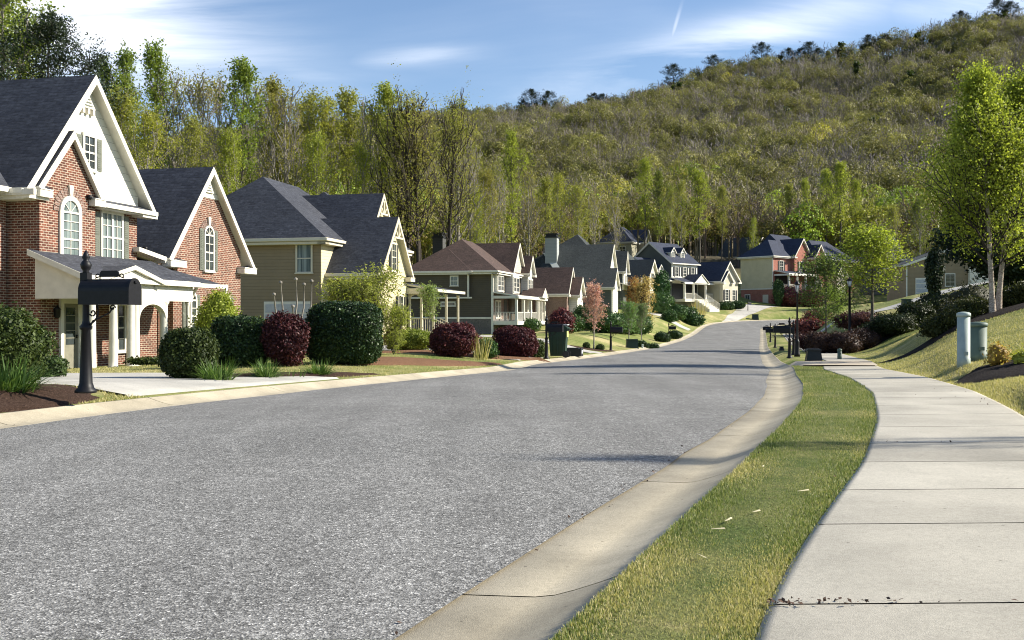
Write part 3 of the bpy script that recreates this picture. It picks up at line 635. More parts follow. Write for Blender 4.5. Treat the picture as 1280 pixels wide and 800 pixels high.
    def win(s, face, pl, a0, a1, z0, z1, nx=2, nz=4, shut=None, sw=.33, arch=False, glass='window_glass', fr=.09, key=False, cas=True, split=False, fmat=None):
        def bx(mb, p, q, u, v, o0, o1, mi=0):
            if face == 'f': mb.box(pl+o0, pl+o1, p, q, u, v, mi)
            else: mb.box(p, q, pl-o1, pl-o0, u, v, mi)
        def PT(a, z, o): return (pl+o, a, z) if face == 'f' else (a, pl-o, z)
        vec = lambda d: (d, 0, 0) if face == 'f' else (0, -d, 0)
        zt = z1-(a1-a0)/2 if arch else z1; m = MB(); cx = (a0+a1)/2; r = (a1-a0)/2
        for p, q, u, v in ((a0-fr, a0, z0-fr*.6, zt), (a1, a1+fr, z0-fr*.6, zt), (a0-.001, a1+.001, z0-fr*.6, z0)): bx(m, p, q, u, v, .006, .07)
        bx(m, a0-fr-.04, a1+fr+.04, z0-fr*.6-.06, z0-fr*.6, .006, .10)
        if not arch: bx(m, a0-fr, a1+fr, zt, z1+fr*1.2, .006, .075)
        else:
            N = 12
            for i in range(N):
                t0, t1 = math.pi*i/N, math.pi*(i+1)/N; m.prism([PT(cx-(r+fr)*math.cos(t0), zt+(r+fr)*math.sin(t0), .006), PT(cx-(r+fr)*math.cos(t1), zt+(r+fr)*math.sin(t1), .006), PT(cx-r*math.cos(t1), zt+r*math.sin(t1), .006), PT(cx-r*math.cos(t0), zt+r*math.sin(t0), .006)], vec(.065))
            for k in (1, 2, 3):
                t = math.pi*k/4; d = .014; m.prism([PT(cx-d, zt, .03), PT(cx+d, zt, .03), PT(cx+d-r*math.cos(t), zt+r*math.sin(t), .03), PT(cx-d-r*math.cos(t), zt+r*math.sin(t), .03)], vec(.015))
            bx(m, a0, a1, zt-.03, zt+.03, .03, .06)
        for i in range(1, nx): c = a0+(a1-a0)*i/nx; d = .035 if (split and i == nx//2) else .013; bx(m, c-d, c+d, z0, zt, .03, .05 if d < .03 else .068)
        for j in range(1, nz): c = z0+(zt-z0)*j/nz; d = .028 if j == nz//2 else .012; bx(m, a0, a1, c-d, c+d, .031, .052)
        fo = m.build('window', [fmat or s.tm], s.root, uv=False)
        g = MB()
        pts = [PT(a0, z0, .004), PT(a1, z0, .004), PT(a1, zt, .004)] + ([PT(cx-r*math.cos(math.pi*i/12), zt+r*math.sin(math.pi*i/12), .004) for i in range(11, 0, -1)] if arch else []) + [PT(a0, zt, .004)]
        g.prism(pts, vec(.02)); g.build('pane', [glass], fo, uv=False)
        if shut:
            for p, q in ((a0-fr-.02-sw, a0-fr-.02), (a1+fr+.02, a1+fr+.02+sw)):
                h = MB(); e = .05; top = zt if not arch else zt+r*.75; bx(h, p, q, z0-.03, top, .005, .035)
                for (u, v) in ((z0+.03, (z0+top)/2-.04), ((z0+top)/2+.04, top-.06)):
                    bx(h, p+e, q-e, u, v, .036, .046)
                    k = u+.03
                    while k < v-.03: bx(h, p+e+.015, q-e-.015, k, k+.03, .047, .056); k += .065
                h.build('shutter', [shut], s.root, uv=False)
        if arch and key:
            k = MB(); N = 14
            for i in range(N):
                t0, t1 = math.pi*i/N+.02, math.pi*(i+1)/N-.02; R0, R1 = r+fr+.02, r+fr+.25; k.prism([PT(cx-R0*math.cos(t0), zt+R0*math.sin(t0), .004), PT(cx-R1*math.cos(t0), zt+R1*math.sin(t0), .004), PT(cx-R1*math.cos(t1), zt+R1*math.sin(t1), .004), PT(cx-R0*math.cos(t1), zt+R0*math.sin(t1), .004)], vec(.022))
            k.build('brick_arch', ['dusky_brick'], s.root)
            q = MB(); q.prism([PT(cx-.06, zt+r+fr, .02), PT(cx+.06, zt+r+fr, .02), PT(cx+.11, zt+r+fr+.32, .02), PT(cx-.11, zt+r+fr+.32, .02)], vec(.06)); q.build('keystone', ['stone_trim'], s.root, uv=False)
    def column(s, x, y, z0, z1, r=.13, mat=None):
        m = MB(); m.lathe([(r*1.25, 0), (r*1.25, .09), (r*1.02, .13), (r, .3), (r*.86, z1-z0-.18), (r*.98, z1-z0-.12), (r*1.2, z1-z0-.07), (r*1.25, z1-z0)], 14, (x, y, z0)); m.build('column', [mat or s.tm], s.root, uv=False)
    def post(s, x, y, z0, z1, r=.07, mat=None):
        m = MB(); m.box(x-r, x+r, y-r, y+r, z0, z1); m.box(x-r*1.3, x+r*1.3, y-r*1.3, y+r*1.3, z1-.12, z1-.002); m.box(x-r*1.3, x+r*1.3, y-r*1.3, y+r*1.3, z0, z0+.15); m.build('column', [mat or s.tm], s.root, uv=False)
    def rail(s, p, q, z0, h=.85, z1=None, step=.14):
        m = MB(); p = Vector(p); q = Vector(q); L = (q-p).length; z1 = z0 if z1 is None else z1; n = max(2, int(L/step)); d = (q-p)/L; sd = Vector((-d.y, d.x, 0))*.025
        for zz0, th in ((h, .05), (.1, .04)):
            P = [(p.x-sd.x, p.y-sd.y, z0+zz0-th), (p.x+sd.x, p.y+sd.y, z0+zz0-th), (q.x+sd.x, q.y+sd.y, z1+zz0-th), (q.x-sd.x, q.y-sd.y, z1+zz0-th)]; m.prism(P, (0, 0, th))
        for i in range(n+1):
            t = i/n; c = p+(q-p)*t; z = z0+(z1-z0)*t; m.box(c.x-.014, c.x+.014, c.y-.014, c.y+.014, z+.1, z+h-.05)
        m.build('railing', [s.tm], s.root, uv=False)
    def panel(s, name, mat, x0, x1, y0, y1, z0, z1, parent=None):
        m = MB(); m.box(x0, x1, y0, y1, z0, z1); return m.build(name, [mat], parent or s.root)
    def chimney(s, mat, x0, x1, y0, y1, z0, z1):
        c = s.panel('chimney', mat, x0, x1, y0, y1, z0, z1-.55); m = MB(); m.box(x0-.1, x1+.1, y0-.1, y1+.1, z1-.55, z1-.4); m.box(x0+.08, x1-.08, y0+.08, y1-.08, z1-.4, z1-.12); m.box(x0-.05, x1+.05, y0-.05, y1+.05, z1-.12, z1); m.build('chimney_cap', ['black_shutter_and_shade'], c, uv=False)
    def done(s):
        for mat, mb in s.w: mb.build('wall', [mat], s.root)
        if s.r.v: s.r.build('roof', [s.rm, s.tm], s.root)
        if s.tr.v: s.tr.build('eave_trim', [s.tm], s.root, uv=False)

# --- brick house at the left edge
h = House('brick_house', 217.5, 37, 13, -.35, 'large red brick house with cream siding gable and white columned porch at left edge')
Bk = 'red_brick'
h.gable_x(Bk, -9, -.28, .4, 5.5, -.4, 3.72, 7.45, ov=.72, rake=.30, yc=2.8, up='white_siding', zup=6.25)
h.gable_x(Bk, -14, -.36, -7.2, -1.75, -.4, 5.32, 9.3, ov=.55, rake=.38, yc=-4.55, up='white_siding', zup=5.28)
h.gable_x(Bk, -1.2, -.02, -7.18, -4.55, -.4, 5.40, 7.3, ov=.22, rake=.16, yc=-5.8, th=.16)
h.gable_y(Bk, -9.5, -1.05, -16, -7.3, -.4, 5.35, 9.0, ov=.45)
h.block(Bk, -8, -.7, -1.95, .45, -.4, 3.6)
# roof between main block and garage wing
h.r.slab([(-8, -2.0, 4.0), (-.1, -2.0, 4.0), (-.1, .1, 3.7), (-8, .1, 3.7)], .15)
# pent roof below the siding gable
h.r.slab([(-.36, -4.75, 5.44), (.06, -4.75, 5.28), (.06, -1.3, 5.28), (-.36, -1.3, 5.44)], .06); h.tr.box(-.34, .04, -4.35, -1.32, 5.08, 5.215); h.tr.box(.065, .15, -4.4, -1.25, 5.12, 5.25)
h.tr.box(-14, .3, -7.84, -7.72, 5.1, 5.27)
# eyebrow trim at the gable peaks
for yc, zb, ht in ((-4.6, 8.25, .55), (2.75, 6.45, .4)):
    X = -.33 if yc < 0 else -.25
    h.tr.prism([(X, yc-.42, zb), (X, yc+.42, zb), (X, yc, zb+.62)], (.07, 0, 0))
    for k in range(4): h.panel('gable_louvre', 'sage_shutter', X+.072, X+.085, yc-.24+.05*k, yc+.24-.05*k, zb+.06+.1*k, zb+.10+.1*k)
for dy in (-.25, 0, .25): h.panel('gable_bracket', 'stone_trim', -.33, -.2, -4.6+dy-.05, -4.6+dy+.05, 8.05, 8.22)
h.win('f', -.33, -4.72, -4.22, 6.35, 7.35, 2, 4, 'sage_shutter', .3)
h.win('f', -.36, -3.75, -2.7, 3.45, 5.0, 4, 4, 'sage_shutter', .32, split=True, glass='curtained_glass')
h.win('f', -.02, -6.18, -5.45, 3.42, 5.15, 2, 5, None, arch=True, glass='curtained_glass', fr=.15, key=True)
h.win('f', -.28, 2.6, 3.2, 3.45, 5.1, 2, 4, 'sage_shutter', .27, arch=True, key=True, fr=.08)
h.win('f', -.28, 1.35, 1.9, 1.06, 2.52, 2, 4, 'sage_shutter', .25, arch=True, key=True, fr=.08)
h.win('f', -.28, 3.95, 4.5, 1.06, 2.52, 2, 4, 'sage_shutter', .25, arch=True, key=True, fr=.08)
h.win('f', -.36, -3.2, -2.55, .5, 1.98, 2, 4, None)
h.win('f', -1.05, -8.9, -8.15, 3.3, 4.95, 2, 4, 'sage_shutter', .32); h.win('f', -1.05, -8.9, -8.15, .7, 2.3, 2, 4, 'sage_shutter', .32)
# door under the porch
d = h.panel('door', 'door_paint', -.015, .025, -6.17, -5.48, .02, 2.0); h.panel('door_pane', 'window_glass', .027, .035, -6.05, -5.62, .75, 1.88, d)
for zz in (.95, 1.18, 1.41, 1.64): h.panel('muntin', 'door_paint', .036, .042, -6.05, -5.62, zz-.012, zz+.012, d)
m = MB(); m.box(-.015, .06, -6.32, -6.17, 0, 2.16); m.box(-.015, .06, -5.48, -5.26, 0, 2.16); m.box(-.015, .06, -6.17, -5.48, 2.0, 2.16); m.build('door_frame', ['white_trim'], h.root, uv=False)
m = MB(); m.lathe([(.03, 0), (.03, .03), (.01, .04), (.035, .06), (.03, .09), (.0, .1)], 8, (.05, -5.56, .95)); m.build('door_knob', ['black_iron'], d, uv=False)
# porch roof, end panel, beam, gablet, columns
PX = 1.8
h.r.slab([(-.1, -7.6, 3.55), (PX, -7.6, 2.80), (PX, -1.3, 2.80), (-.1, -1.3, 3.55)], .07)
h.r.slab([(-.3, -1.3, 3.35), (PX, -1.3, 2.76), (PX, .35, 2.76), (-.3, .35, 3.35)], .07)
h.tr.prism([(-.1, -7.62, 3.38), (PX, -7.62, 2.62), (PX, -7.62, 2.79), (-.1, -7.62, 3.55)], (0, .04, 0))
h.panel('porch_soffit', 'white_trim', .3, PX-.25, -7.35, -1.2, 2.5, 2.56)
m = MB(); m.prism([(.0, -7.40, 2.12), (PX-.2, -7.40, 2.12), (PX-.2, -7.40, 2.68), (.0, -7.40, 3.36)], (0, .10, 0)); m.build('porch_end_panel', ['white_trim'], h.root, uv=False)
m = MB(); m.box(PX-.32, PX-.12, -7.30, -3.9, 2.12, 2.70); m.box(PX-.12, PX+.05, -7.55, -1.2, 2.62, 2.73); m.build('porch_beam', ['white_trim'], h.root, uv=False)
h.tr.box(PX+.005, PX+.11, -7.6, .3, 2.62, 2.76)
N = 14; m = MB(); ya, yb = -4.75, -3.25; cy = (ya+yb)/2; rr = (yb-ya)/2-.02; zb = 1.55
for i in range(N):
    t0, t1 = math.pi*i/N, math.pi*(i+1)/N; p0 = (cy-rr*math.cos(t0), zb+rr*.62*math.sin(t0)); p1 = (cy-rr*math.cos(t1), zb+rr*.62*math.sin(t1))
    m.prism([(PX-.33, p0[0], p0[1]), (PX-.33, p1[0], p1[1]), (PX-.33, p1[0], 2.62), (PX-.33, p0[0], 2.62)], (.22, 0, 0))
m.box(PX-.33, PX-.11, -3.27, -1.6, 2.12, 2.62); m.box(PX-.33, PX-.11, -4.0, -3.9, 2.5, 2.62); m.build('porch_arch', ['white_trim'], h.root, uv=False)
m = MB(); m.prism([(PX-.1, -6.9, 2.66), (PX-.1, -3.9, 2.66), (PX-.1, -5.4, 3.02)], (.16, 0, 0)); m.build('porch_pediment', ['white_trim'], h.root, uv=False)
h.r.slab([(.2, -7.1, 2.74), (PX+.18, -7.1, 2.74), (PX+.18, -5.4, 3.17), (.2, -5.4, 3.17)], .13); h.r.slab([(.2, -5.4, 3.17), (PX+.18, -5.4, 3.17), (PX+.18, -3.7, 2.74), (.2, -3.7, 2.74)], .13)
for yy in (-7.0, -5.95, -5.05, -4.80, -3.2): h.column(PX-.22, yy, -.02, 2.13, .135)
h.column(PX-.22, -1.75, -.02, 2.13, .07)
h.panel('porch_floor', 'curb_concrete', .3, PX+.05, -7.3, -1.3, -.5, -.02)
m = MB(); m.tube([(-.6, .1, 3.4), (-.5, .1, 3.2), (-.6, .1, 3.0), (-.6, .1, -.3)], .045, 8); m.build('downspout', ['white_trim'], h.root, uv=False); m = MB(); m.tube([(PX-.05, -1.4, 2.65), (PX-.3, -1.35, 2.3), (PX-.35, -1.35, 2.1), (PX-.35, -1.35, -.1)], .045, 8); m.build('downspout', ['white_trim'], h.root, uv=False)
for (x, y, z) in ((.06, -4.95, 5.28), (-.2, -1.5, 3.9)): # floodlights
    m = MB(); m.lathe([(.05, 0), (.07, .05), (.09, .14), (.0, .15)], 8, (x, y, z)); m.build('floodlight', ['black_iron'], h.root, uv=False)
m = MB(); m.lathe([(.05, 0), (.09, .06), (.10, .25), (.12, .27), (.03, .36), (0, .42)], 8, (.1, -6.55, 1.55)); m.build('wall_lantern', ['black_iron'], h.root, uv=False)
h.done()

# --- tan house
h = House('tan_house', 401, 55, 13, .1, 'tan two storey house with slate grey hip roofs and yellow lit front gable', trim='cream_trim')
T = 'shaded_tan_siding'
h.hip(T, -10, 0, 0, 9, -.5, 5.45, 9.35, ov=.5, ra=(-5, 3.2), rb=(-5, 8.0))
h.hip(T, -9, .3, 8.0, 12.5, -.5, 5.6, 9.35, ov=.5, ra=(-4.4, 10.6), rb=(-4.4, 11))
h.block('sunlit_tan_siding', -.15, .02, .02, 9, -.5, 5.3)  # skin over the front face in the sunlit tone, sun put into its colour
h.gable_x(T, -2, 2.9, 1.0, 5.55, -.5, 3.58, 6.85, ov=.45, rake=.35, yc=3.3, up='sunlit_tan_siding', zup=-.4)
h.gable_x(T, -5, 1.1, 3.9, 8.1, -.5, 5.4, 8.55, ov=.35, rake=.3, up='sunlit_tan_siding', zup=3.0, gut=False)
for X, yc, zr in ((3.22, 3.3, 6.6), (1.36, 6.0, 8.25)):   # gable brackets
    m = MB(); m.box(X, X+.06, yc-.62, yc+.62, zr-1.0, zr-.9); m.box(X, X+.06, yc-.04, yc+.04, zr-.95, zr-.15)
    for sg in (-1, 1): m.prism([(X, yc+sg*.06, zr-.9), (X, yc+sg*.14, zr-.9), (X, yc+sg*.42, zr-.62), (X, yc+sg*.34, zr-.58)], (.05, 0, 0))
    m.build('gable_bracket', ['cream_trim'], h.root, uv=False)
h.win('s', 0, -1.35, -.55, 3.65, 5.1, 1, 2, None, glass='curtained_glass'); h.win('s', 0, -5.6, -4.5, 3.85, 5.1, 2, 2, None, glass='curtained_glass')
h.win('f', 2.93, 2.95, 3.65, 3.85, 5.3, 2, 4, 'black_shutter_and_shade', .3); h.win('f', 2.93, 4.1, 4.8, .7, 2.4, 2, 4, 'black_shutter_and_shade', .3)
g = h.panel('garage_door', 'white_trim', -3.3, -.5, -.05, .0, -.3, 2.05)
for k in range(4): h.panel('door_panel', 'garage_door_paint', -3.2, -.6, -.07, -.055, -.2+.55*k, .25+.55*k, g)
m = MB(); m.lathe([(.06, 0), (.06, .5), (.09, .52), (.0, .6)], 8, (-6.9, 1.9, 7.3)); m.build('roof_vent', ['black_iron'], h.root, uv=False)
# side porch with arches
h.r.slab([(2.4, 5.6, 3.25), (4.75, 5.6, 2.85), (4.75, 11.4, 2.85), (2.4, 11.4, 3.25)], .1); h.tr.box(4.76, 4.86, 5.5, 11.4, 2.68, 2.84); h.tr.box(2.9, 4.7, 5.62, 5.72, 2.58, 2.9)
for y0, y1 in ((5.9, 5.9),):
    for x0, x1 in ((3.0, 3.72), (3.72, 4.44)):
        m = MB()
        for i in range(10):
            t0, t1 = math.pi*i/10, math.pi*(i+1)/10; c = (x0+x1)/2; r = (x1-x0)/2-.05; a0, a1 = c-r*math.cos(t0), c-r*math.cos(t1)
            m.prism([(a0, y0, 2.3+.22*math.sin(t0)), (a1, y0, 2.3+.22*math.sin(t1)), (a1, y0, 2.6), (a0, y0, 2.6)], (0, .08, 0))
        m.build('porch_arch', ['cream_trim'], h.root, uv=False)
for x, y in ((3.0, 5.95), (3.72, 5.95), (4.44, 5.95), (4.44, 8.6), (4.44, 11.2)): h.post(x, y, .3, 2.6, .06)
h.panel('porch_floor', 'taupe_siding', 2.91, 4.6, 5.8, 11.3, -.5, .3); h.rail((3.0, 5.9, 0), (4.4, 5.9, 0), .3); h.rail((4.5, 5.9, 0), (6.4, 5.9, 0), .3, .85, -.6)
h.rail((4.5, 7.2, 0), (6.4, 7.2, 0), .3, .85, -.6)
for k in range(4): h.panel('step', 'taupe_siding', 4.62+.4*k, 5.02+.4*k, 6.0, 7.1, -.6, .12-.2*k)
h.done()

# --- dark green house
h = House('green_house', 615, 95, 14, -.2, 'dark olive green house with brown shingle roof, white front bays and columned porch', roofmat='brown_shingles')
G = 'green_siding'
h.block('stone_base', -8.3, .02, .26, 13.3, -1.2, 1.45)
h.hip(G, -8.3, 0, .3, 9, 1.3, 5.95, 9.25, ov=.6, ra=(-4.2, 4.1), rb=(-4.2, 8))
h.hip(G, -8.3, -2.24, -.1, 6, 3.5, 5.93, 8.2, ov=.35, ra=(-5.0, 2.6), rb=(-5.0, 4.5))
h.panel('belt_board', 'white_trim', -8.3, .05, .22, .29, 1.45, 1.62); h.panel('belt_board', 'white_trim', -8.2, -1.9, -.14, -.105, 3.36, 3.5)
h.panel('corner_board', 'white_trim', -2.36, -2.2, -.13, .0, 3.4, 5.7); h.panel('corner_board', 'white_trim', -.15, .04, .24, .4, -1.0, 5.7)
h.gable_x(G, -6, .3, 6.3, 11.0, 1.3, 6.05, 9.15, ov=.35, rake=.3, up='cream_siding', zup=5.6)
h.gable_x('white_siding', -3, 1.0, 10.3, 12.5, 1.3, 6.1, 8.0, ov=.4, rake=.3); h.block(G, -7.5, 0, 8.5, 13.2, 1.3, 5.8)
h.block('white_siding', -.3, .32, .6, 3.1, 3.9, 5.75); h.block('white_siding', -.3, .75, 5.0, 7.6, 3.9, 5.85)
for a, b, p in ((.85, 1.75, .32), (1.95, 2.85, .32), (5.3, 6.2, .75), (6.4, 7.3, .75), (10.5, 11.1, 1.0), (11.2, 11.7, 1.0), (11.8, 12.3, 1.0)): h.win('f', p, a, b, 4.15, 5.45, 2, 3, None, fr=.12)
h.win('s', -.1, -3.95, -3.3, 4.6, 5.4, 1, 2, None, glass='curtained_glass'); h.win('s', .3, -5.0, -3.7, 2.72, 2.98, 2, 1, None)
h.r.slab([(.0, .3, 4.0), (2.4, .3, 3.65), (2.4, 13.2, 3.65), (.0, 13.2, 4.0)], .12); h.tr.box(2.2, 2.5, .25, 13.2, 3.35, 3.55); h.tr.box(0, 2.3, .25, .4, 3.35, 3.6)
h.r.slab([(.5, 9.2, 3.7), (2.8, 9.2, 3.7), (2.8, 10.6, 4.6), (.5, 10.6, 4.6)], .12); h.r.slab([(.5, 10.6, 4.6), (2.8, 10.6, 4.6), (2.8, 12.0, 3.7), (.5, 12.0, 3.7)], .12); h.tr.prism([(2.7, 9.4, 3.6), (2.7, 11.8, 3.6), (2.7, 10.6, 4.42)], (.08, 0, 0))
h.panel('porch_floor', 'white_trim', 0, 2.35, .35, 13.2, .9, 1.25)
for yy in (.55, 3.4, 6.3, 9.3, 10.1, 11.2, 12.9): h.post(2.2, yy, 1.25, 3.4, .11)
for a, b in ((.6, 3.3), (3.5, 6.2), (6.4, 9.2), (11.3, 12.8)): h.rail((2.2, a, 0), (2.2, b, 0), 1.25, .85)
h.rail((.1, .5, 0), (2.1, .5, 0), 1.25, .85)
for a in (1.2, 2.2, 7.2, 8.3): h.win('f', 0.0, a, a+.8, 1.6, 3.1, 2, 3, None)
d = h.panel('door', 'black_shutter_and_shade', .0, .05, 4.4, 5.4, 1.25, 3.3)
h.panel('porch_wall', 'dusky_brick', -.1, .0, .4, 13.1, 1.25, 3.5)
h.chimney('dark_siding', -8.8, -7.7, 9, 10.2, 0, 10.4)
h.done()
# --- its brick garage wing
X0 = 4.35
h = House('garage_wing', 615, 95, 14, -.2, 'low brown roofed brick garage wing attached beyond the dark olive green house', cat='garage', roofmat='brown_shingles')
h.gable_x('dusky_brick', -1.5, X0, 14.0, 18.2, -1.0, 4.1, 7.0, ov=.4, rake=.3, up='cream_siding', zup=5.6)
h.gable_x('white_siding', 0, X0+.9, 15.3, 18.6, -1.0, 4.0, 6.0, ov=.35, rake=.3)
h.win('f', X0+.9, 16.4, 17.5, .9, 3.0, 2, 4, None)
h.done()

# --- grey house
h = House('grey_house', 752, 125, 14, 2.1, 'slate green house with dark gabled roofs and tall grey chimney beyond the garage wing', roofmat='grey_shingles')
S = 'slate_siding'
h.hip(S, -11.5, 0, 3.5, 15, -1, 5.3, 10.2, ov=.4, ra=(-4.4, 7.6), rb=(-4.4, 10))
h.gable_x(S, -8, .6, 0, 8.2, -1.5, 4.15, 8.6, ov=.4, rake=.35, up='white_siding', zup=.2)
h.gable_x(S, -8, 1.6, -1.8, 2.6, -1.5, 3.0, 5.4, ov=.35, rake=.3, up='white_siding', zup=-1)
h.gable_x(S, -4, 1.4, 9.3, 12.8, -1, 5.4, 8.2, ov=.4, rake=.35, up='white_siding', zup=3.0)
h.win('f', .65, 5.2, 6.0, 3.2, 4.6, 2, 4, 'black_shutter_and_shade', .3); h.win('f', 1.45, 10.5, 11.5, 3.2, 4.9, 2, 4, None, fr=.16)
h.r.slab([(.0, 8.2, 4.2), (3.0, 8.2, 3.4), (3.0, 22, 3.4), (.0, 22, 4.2)], .12); h.tr.box(2.9, 3.1, 8.2, 22, 3.1, 3.28); h.tr.prism([(3.05, 13.5, 3.3), (3.05, 16.5, 3.3), (3.05, 15, 4.8)], (.1, 0, 0))
h.block('black_shutter_and_shade', -2, .3, 8.2, 22, 0, 3.2); h.panel('porch_floor', 'white_trim', 0, 2.9, 8.2, 22, -.2, .2)  # black body behind the posts paints the shade of the porch
for yy in (8.5, 13.5, 16.5, 19, 21.7): h.post(2.8, yy, .2, 3.15, .14)
for a, b in ((8.7, 13.3), (16.7, 18.8), (19.2, 21.5)): h.rail((2.8, a, 0), (2.8, b, 0), .2, .9)
h.chimney('grey_siding', -7.4, -5.9, 1.6, 3.0, 3, 9.9)
# pale strip laid on the slope: sky light on the roof put into its colour
k0 = (8.6-4.15)/4.5
def on_slope(x, y): return 4.15+(y+.4)*(8.6-4.15)/(4.1+.4)
m = MB(); m.slab([(-7.9, 2.9, on_slope(0, 2.9)+.1), (-7.0, 2.9, on_slope(0, 2.9)+.1), (-5.2, .7, on_slope(0, .7)+.1), (-6.1, .7, on_slope(0, .7)+.1)][::-1], .1); m.build('skylit_strip', ['skylit_tone', 'skylit_tone'], h.root, uv=False)
h.done()
# --- small gabled house with yellow lit front
h = House('gabled_house', 800, 142, 25, 2.5, 'dark roofed cream gabled house behind the amber tree', roofmat='grey_shingles')
h.gable_x(S, -6, .9, .1, 5.5, -1.5, 3.9, 7.2, ov=.4, rake=.35, up='cream_siding', zup=-1); h.gable_y('cream_siding', -9.5, -2.5, 3.5, 12, -1, 5.4, 9.0, ov=.4); h.win('f', .95, 2.3, 3.2, 3.8, 5.2, 2, 3, None)
h.win('f', .95, 1.4, 4.1, .8, 2.4, 4, 3, None)
h.done()

# --- white house with dormers
h = House('dormer_house', 839, 155, 45, 3.3, 'white fronted house with blue grey roof, small dormers, pediment porch and stairs', roofmat='blue_shingles')
Wt = 'white_siding'
h.block(Wt, -.1, .01, -3.4, 7.0, -1, 3.6)
h.gable_y('slate_siding', -8.2, 0, .0, 6.8, -1, 6.5, 9.9, ov=.4, rake=.3, xc=-4)
h.gable_y('slate_siding', -7.8, 0.02, -3.6, .3, -1, 3.85, 7.4, ov=.4, rake=.25, xc=-4)
h.block(Wt, -.2, .03, .05, 6.75, 3.6, 6.35)
def dormer(y, x, z, w=.55, hh=1.9, dep=2.6):
    h.gable_x(Wt, x-dep, x, y-w, y+w, z-.6, z+hh-.7, z+hh+.15, ov=.2, rake=.18, th=.1, gut=False, ret=False); h.win('f', x, y-w+.22, y+w-.22, z, z+hh-.65, 2, 4, None, fr=.08)
dormer(1.7, -.9, 7.0); dormer(4.2, -.9, 7.0); dormer(-1.6, -.8, 4.4, .55, 1.7)
for a in (.9, 3.0, 5.1): h.win('f', .03, a, a+.8, 4.55, 5.9, 2, 3, 'black_shutter_and_shade', .4)
h.win('f', .01, -2.7, -1.3, .8, 2.8, 3, 3, None, fr=.12)
h.r.slab([(.0, -.2, 4.3), (2.6, -.2, 3.55), (2.6, 8.0, 3.55), (.0, 8.0, 4.3)], .12); h.tr.box(2.55, 2.7, -.2, 8.0, 3.25, 3.43); h.tr.prism([(2.7, 2.2, 3.4), (2.7, 5.6, 3.4), (2.7, 3.9, 4.7)], (.12, 0, 0))
h.r.slab([(.3, 2.0, 3.5), (2.95, 2.0, 3.5), (2.95, 3.9, 4.85), (.3, 3.9, 4.85)], .1); h.r.slab([(.3, 3.9, 4.85), (2.95, 3.9, 4.85), (2.95, 5.8, 3.5), (.3, 5.8, 3.5)], .1)
h.panel('porch_floor', 'white_trim', 0, 2.6, -.1, 8.0, .6, 1.0); h.block('black_shutter_and_shade', -.02, .06, .2, 6.6, 1.0, 3.4)  # black sheet over the white front is painted porch shade
for yy in (-.0, 2.3, 5.5, 7.9): h.column(2.4, yy, 1.0, 3.3, .2)
for a, b in ((.2, 2.1), (5.7, 7.8)): h.rail((2.4, a, 0), (2.4, b, 0), 1.0, .9)
for k in range(7): h.panel('step', 'white_trim', 2.62+.36*k, 2.98+.36*k, 2.6, 5.2, -1.0, .86-.22*k)
for yy in (2.6, 5.2): h.rail((2.6, yy, 0), (5.2, yy, 0), 1.0, .9, -.6)
# garage wing
h.gable_x('slate_siding', -6, 3.6, 7.7, 12.6, -1, 3.85, 7.0, ov=.45, rake=.4, up='cream_siding', zup=-.8, yc=9.9); h.gable_x('cream_siding', 2, 4.1, 7.7, 10.2, -1, 3.7, 5.5, ov=.3, rake=.3)
for a in (8.2, 10.9): h.win('f', 4.1 if a < 9 else 3.63, a+.1, a+.95, .9, 2.5, 2, 4, 'black_shutter_and_shade', .4)
h.block('taupe_siding', -1, 3.5, 7.62, 7.7, -1, 3.5)
h.done()

# --- brick and siding house at the bend
h = House('brick_and_siding_house', 966, 175, 48, 3.6, 'red brick fronted house with plain tan side wall and navy hip roofs', roofmat='blue_shingles')
h.block('bright_brick', -6.5, -.04, .04, 10, -1, 2.85); h.hip('sunlit_tan_siding', -6.6, 0, 0, 8, 2.85, 8.55, 11.6, ov=.45, ra=(-3.0, 3.0), rb=(-3.0, 6))  # side wall tone raised to stand for sun falling on it
h.panel('belt_board', 'white_trim', -6.6, .03, -.04, .0, 2.8, 3.0); h.panel('corner_board', 'white_trim', -.12, .05, -.05, .05, 2.9, 8.2)
h.block('bright_brick', -.3, .04, .1, 20, -1, 8.3)
h.hip(None, -9, 0, 6, 16, 0, 8.6, 12.9, ov=.4, ra=(-5, 6.5), rb=(-5, 12)); h.block('bright_brick', -9, 0, 6, 20, -1, 8.3)
h.gable_x('bright_brick', -5, .8, 5.4, 10.2, -1, 8.6, 11.9, ov=.4, rake=.35); h.gable_x('bright_brick', -4, 2.2, 9.6, 12.6, -1, 8.5, 10.9, ov=.4, rake=.35)
h.hip('bright_brick', -7, 1.0, 13, 25, -1, 8.5, 12.2, ov=.4, ra=(-3, 16), rb=(-3, 22)); h.gable_x('cream_siding', -3, 3.0, 15.5, 18.5, -1, 5.5, 7.8, ov=.4, rake=.35)
h.win('f', .04, 2.0, 3.0, 5.9, 7.7, 2, 4, 'black_shutter_and_shade', .45); h.win('f', .8, 6.9, 7.9, 5.9, 7.7, 2, 4, 'black_shutter_and_shade', .45); h.win('f', 2.2, 10.4, 11.7, 5.9, 7.7, 3, 4, 'black_shutter_and_shade', .45); h.win('f', 2.2, 10.4, 11.7, 2.9, 4.6, 3, 4, None)
h.r.slab([(.0, .3, 6.1), (3.0, .3, 5.5), (3.0, 9.4, 5.5), (.0, 9.4, 6.1)], .14); h.tr.box(2.9, 3.1, .3, 9.4, 5.1, 5.35); h.tr.box(0, 2.9, .3, .45, 5.1, 5.4)
h.panel('porch_floor', 'bright_brick', .05, 2.9, .4, 9.3, -1, 2.7); h.block('black_shutter_and_shade', 0, .08, .6, 9, 2.8, 5.2)  # black sheet on the brick stands in for shade under the porch roof
for yy in (.7, 3.2, 5.8, 9.1): h.column(2.7, yy, 2.7, 5.15, .22)
